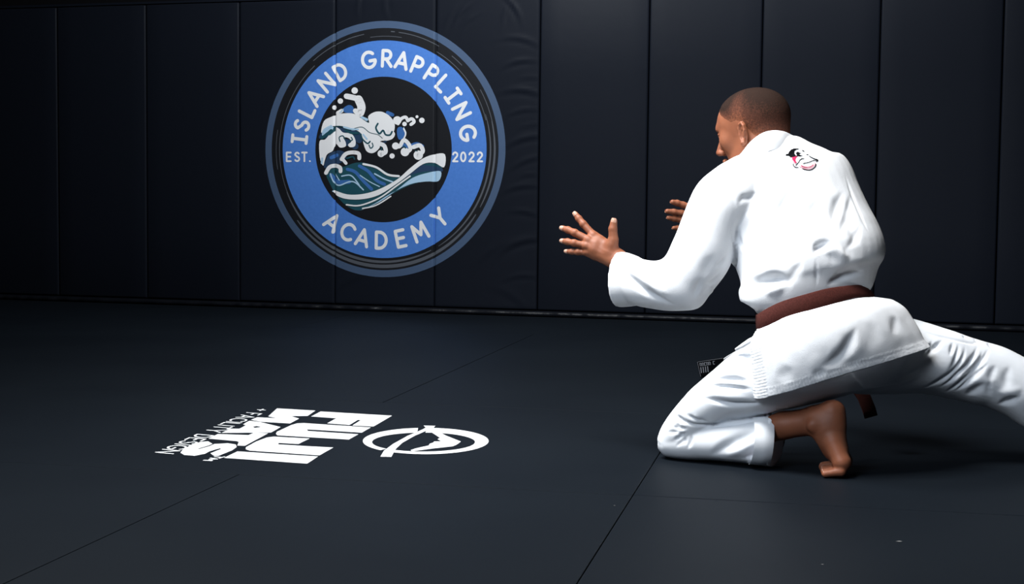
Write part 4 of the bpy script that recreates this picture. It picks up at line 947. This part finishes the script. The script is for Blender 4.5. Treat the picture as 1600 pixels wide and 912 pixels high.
blk += es([(730, 725), (860, 757), (960, 745), (1048, 680), (1072, 605)], 20) + es([(625, 560), (650, 500)], 14) + es([(552, 640), (620, 560)], 18) + es([(740, 592), (900, 552), (1010, 510), (1125, 500)], 17) + es([(482, 600), (490, 645), (540, 685), (610, 688)], 18) + es([(900, 400), (1000, 458), (1120, 500), (1080, 540)], 20) + es([(720, 255), (760, 275)], 26) + es([(830, 362), (870, 362)], 18)
emb = on_surface('emblem', jV, jF, em(blk), M_blackcloth, jacket, .0010); emb['label'] = 'small black and crimson stitched emblem between the shoulders'
on_surface('emblem_red', jV, jF, em([[(450, 432), (590, 412), (543, 460), (545, 520), (580, 582), (520, 570), (470, 500)]] + es([(690, 648), (780, 682), (860, 688), (950, 665), (1000, 625)], 20)), M_crimson, jacket, .0013)
for q in (es([(640, 662), (760, 718), (870, 730), (980, 695), (1045, 610), (1030, 560)], 16), es([(455, 460), (475, 540), (540, 600)], 16)): on_surface('emblem_pink', jV, jF, em(q), M_pink, jacket, .0012)
P4 = [(1089, 564.6), (1130, 558.5), (1137, 588), (1094.5, 590)]
def slab4(name, P, Y, th, m, parent):
    f = [W(x, y, Y) for x, y in P]; k = [p + np.array([0, th, 0]) for p in f]
    return pmesh(name, f + k, [(0, 1, 2, 3)[::-1], (4, 5, 6, 7), (0, 1, 5, 4), (1, 2, 6, 5), (2, 3, 7, 6), (3, 0, 4, 7)], m, parent, smooth=False)
slab4('front_flap', [(1190, 524), (1128, 562), (1136, 600), (1205, 580)], 3.628, .006, M_gi, jacket)
pt = slab4('patch', P4, 3.620, .004, M_blackcloth, jacket); pt['label'] = 'black woven patch with white lettering on the jacket front'
th_ = []
for i, (x0, g) in enumerate(((1093.5, 0), (1097, 1), (1100.5, 2), (1104, 0), (1107.5, 1), (1114, 2))):
    y0 = 567.2 - (x0 - 1093) * .14; h_ = 4.5
    th_ += stroke([(x0, y0), (x0 + .6, y0 + h_)], .9) + (stroke([(x0, y0), (x0 + 2.2, y0 + .3), (x0 + 2.6, y0 + h_)], .8) if g != 2 else stroke([(x0, y0), (x0 + 2.4, y0)], .8) + stroke([(x0 + .6, y0 + h_), (x0 + 2.6, y0 + h_)], .8))
for x0 in (1095, 1098.5, 1102, 1105.5): 
    y0 = 574.2 - (x0 - 1093) * .14; th_ += stroke([(x0, y0), (x0 + 1, y0 + 8)], 1.5)
th_ += stroke([(1089.8, 565.6), (1094.9, 588)], .5) + stroke([(1089.8, 565.3), (1129, 559.4)], .5)
V, Fc = poly_fill(th_)
pmesh('lettering', [W(x, y, 3.6185 - l) for (x, y), l in zip(V, LIFT)], Fc, mat('grey_thread', (.30, .30, .32), .8, .1), jacket, smooth=False)
# three pale flecks of lint on the mats
for x, y, r in ((1405, 846, 4), (1285, 882, 2), (960, 790, 1.5)):
    c = FL(x, y)[:2]; k = r / 900
    decal_floor('scuff', [[(c[0] - k * 1.6, c[1]), (c[0], c[1] - k), (c[0] + k * 1.4, c[1] - k * .2), (c[0] + k * .4, c[1] + k)]], M_lint, floor, .001)
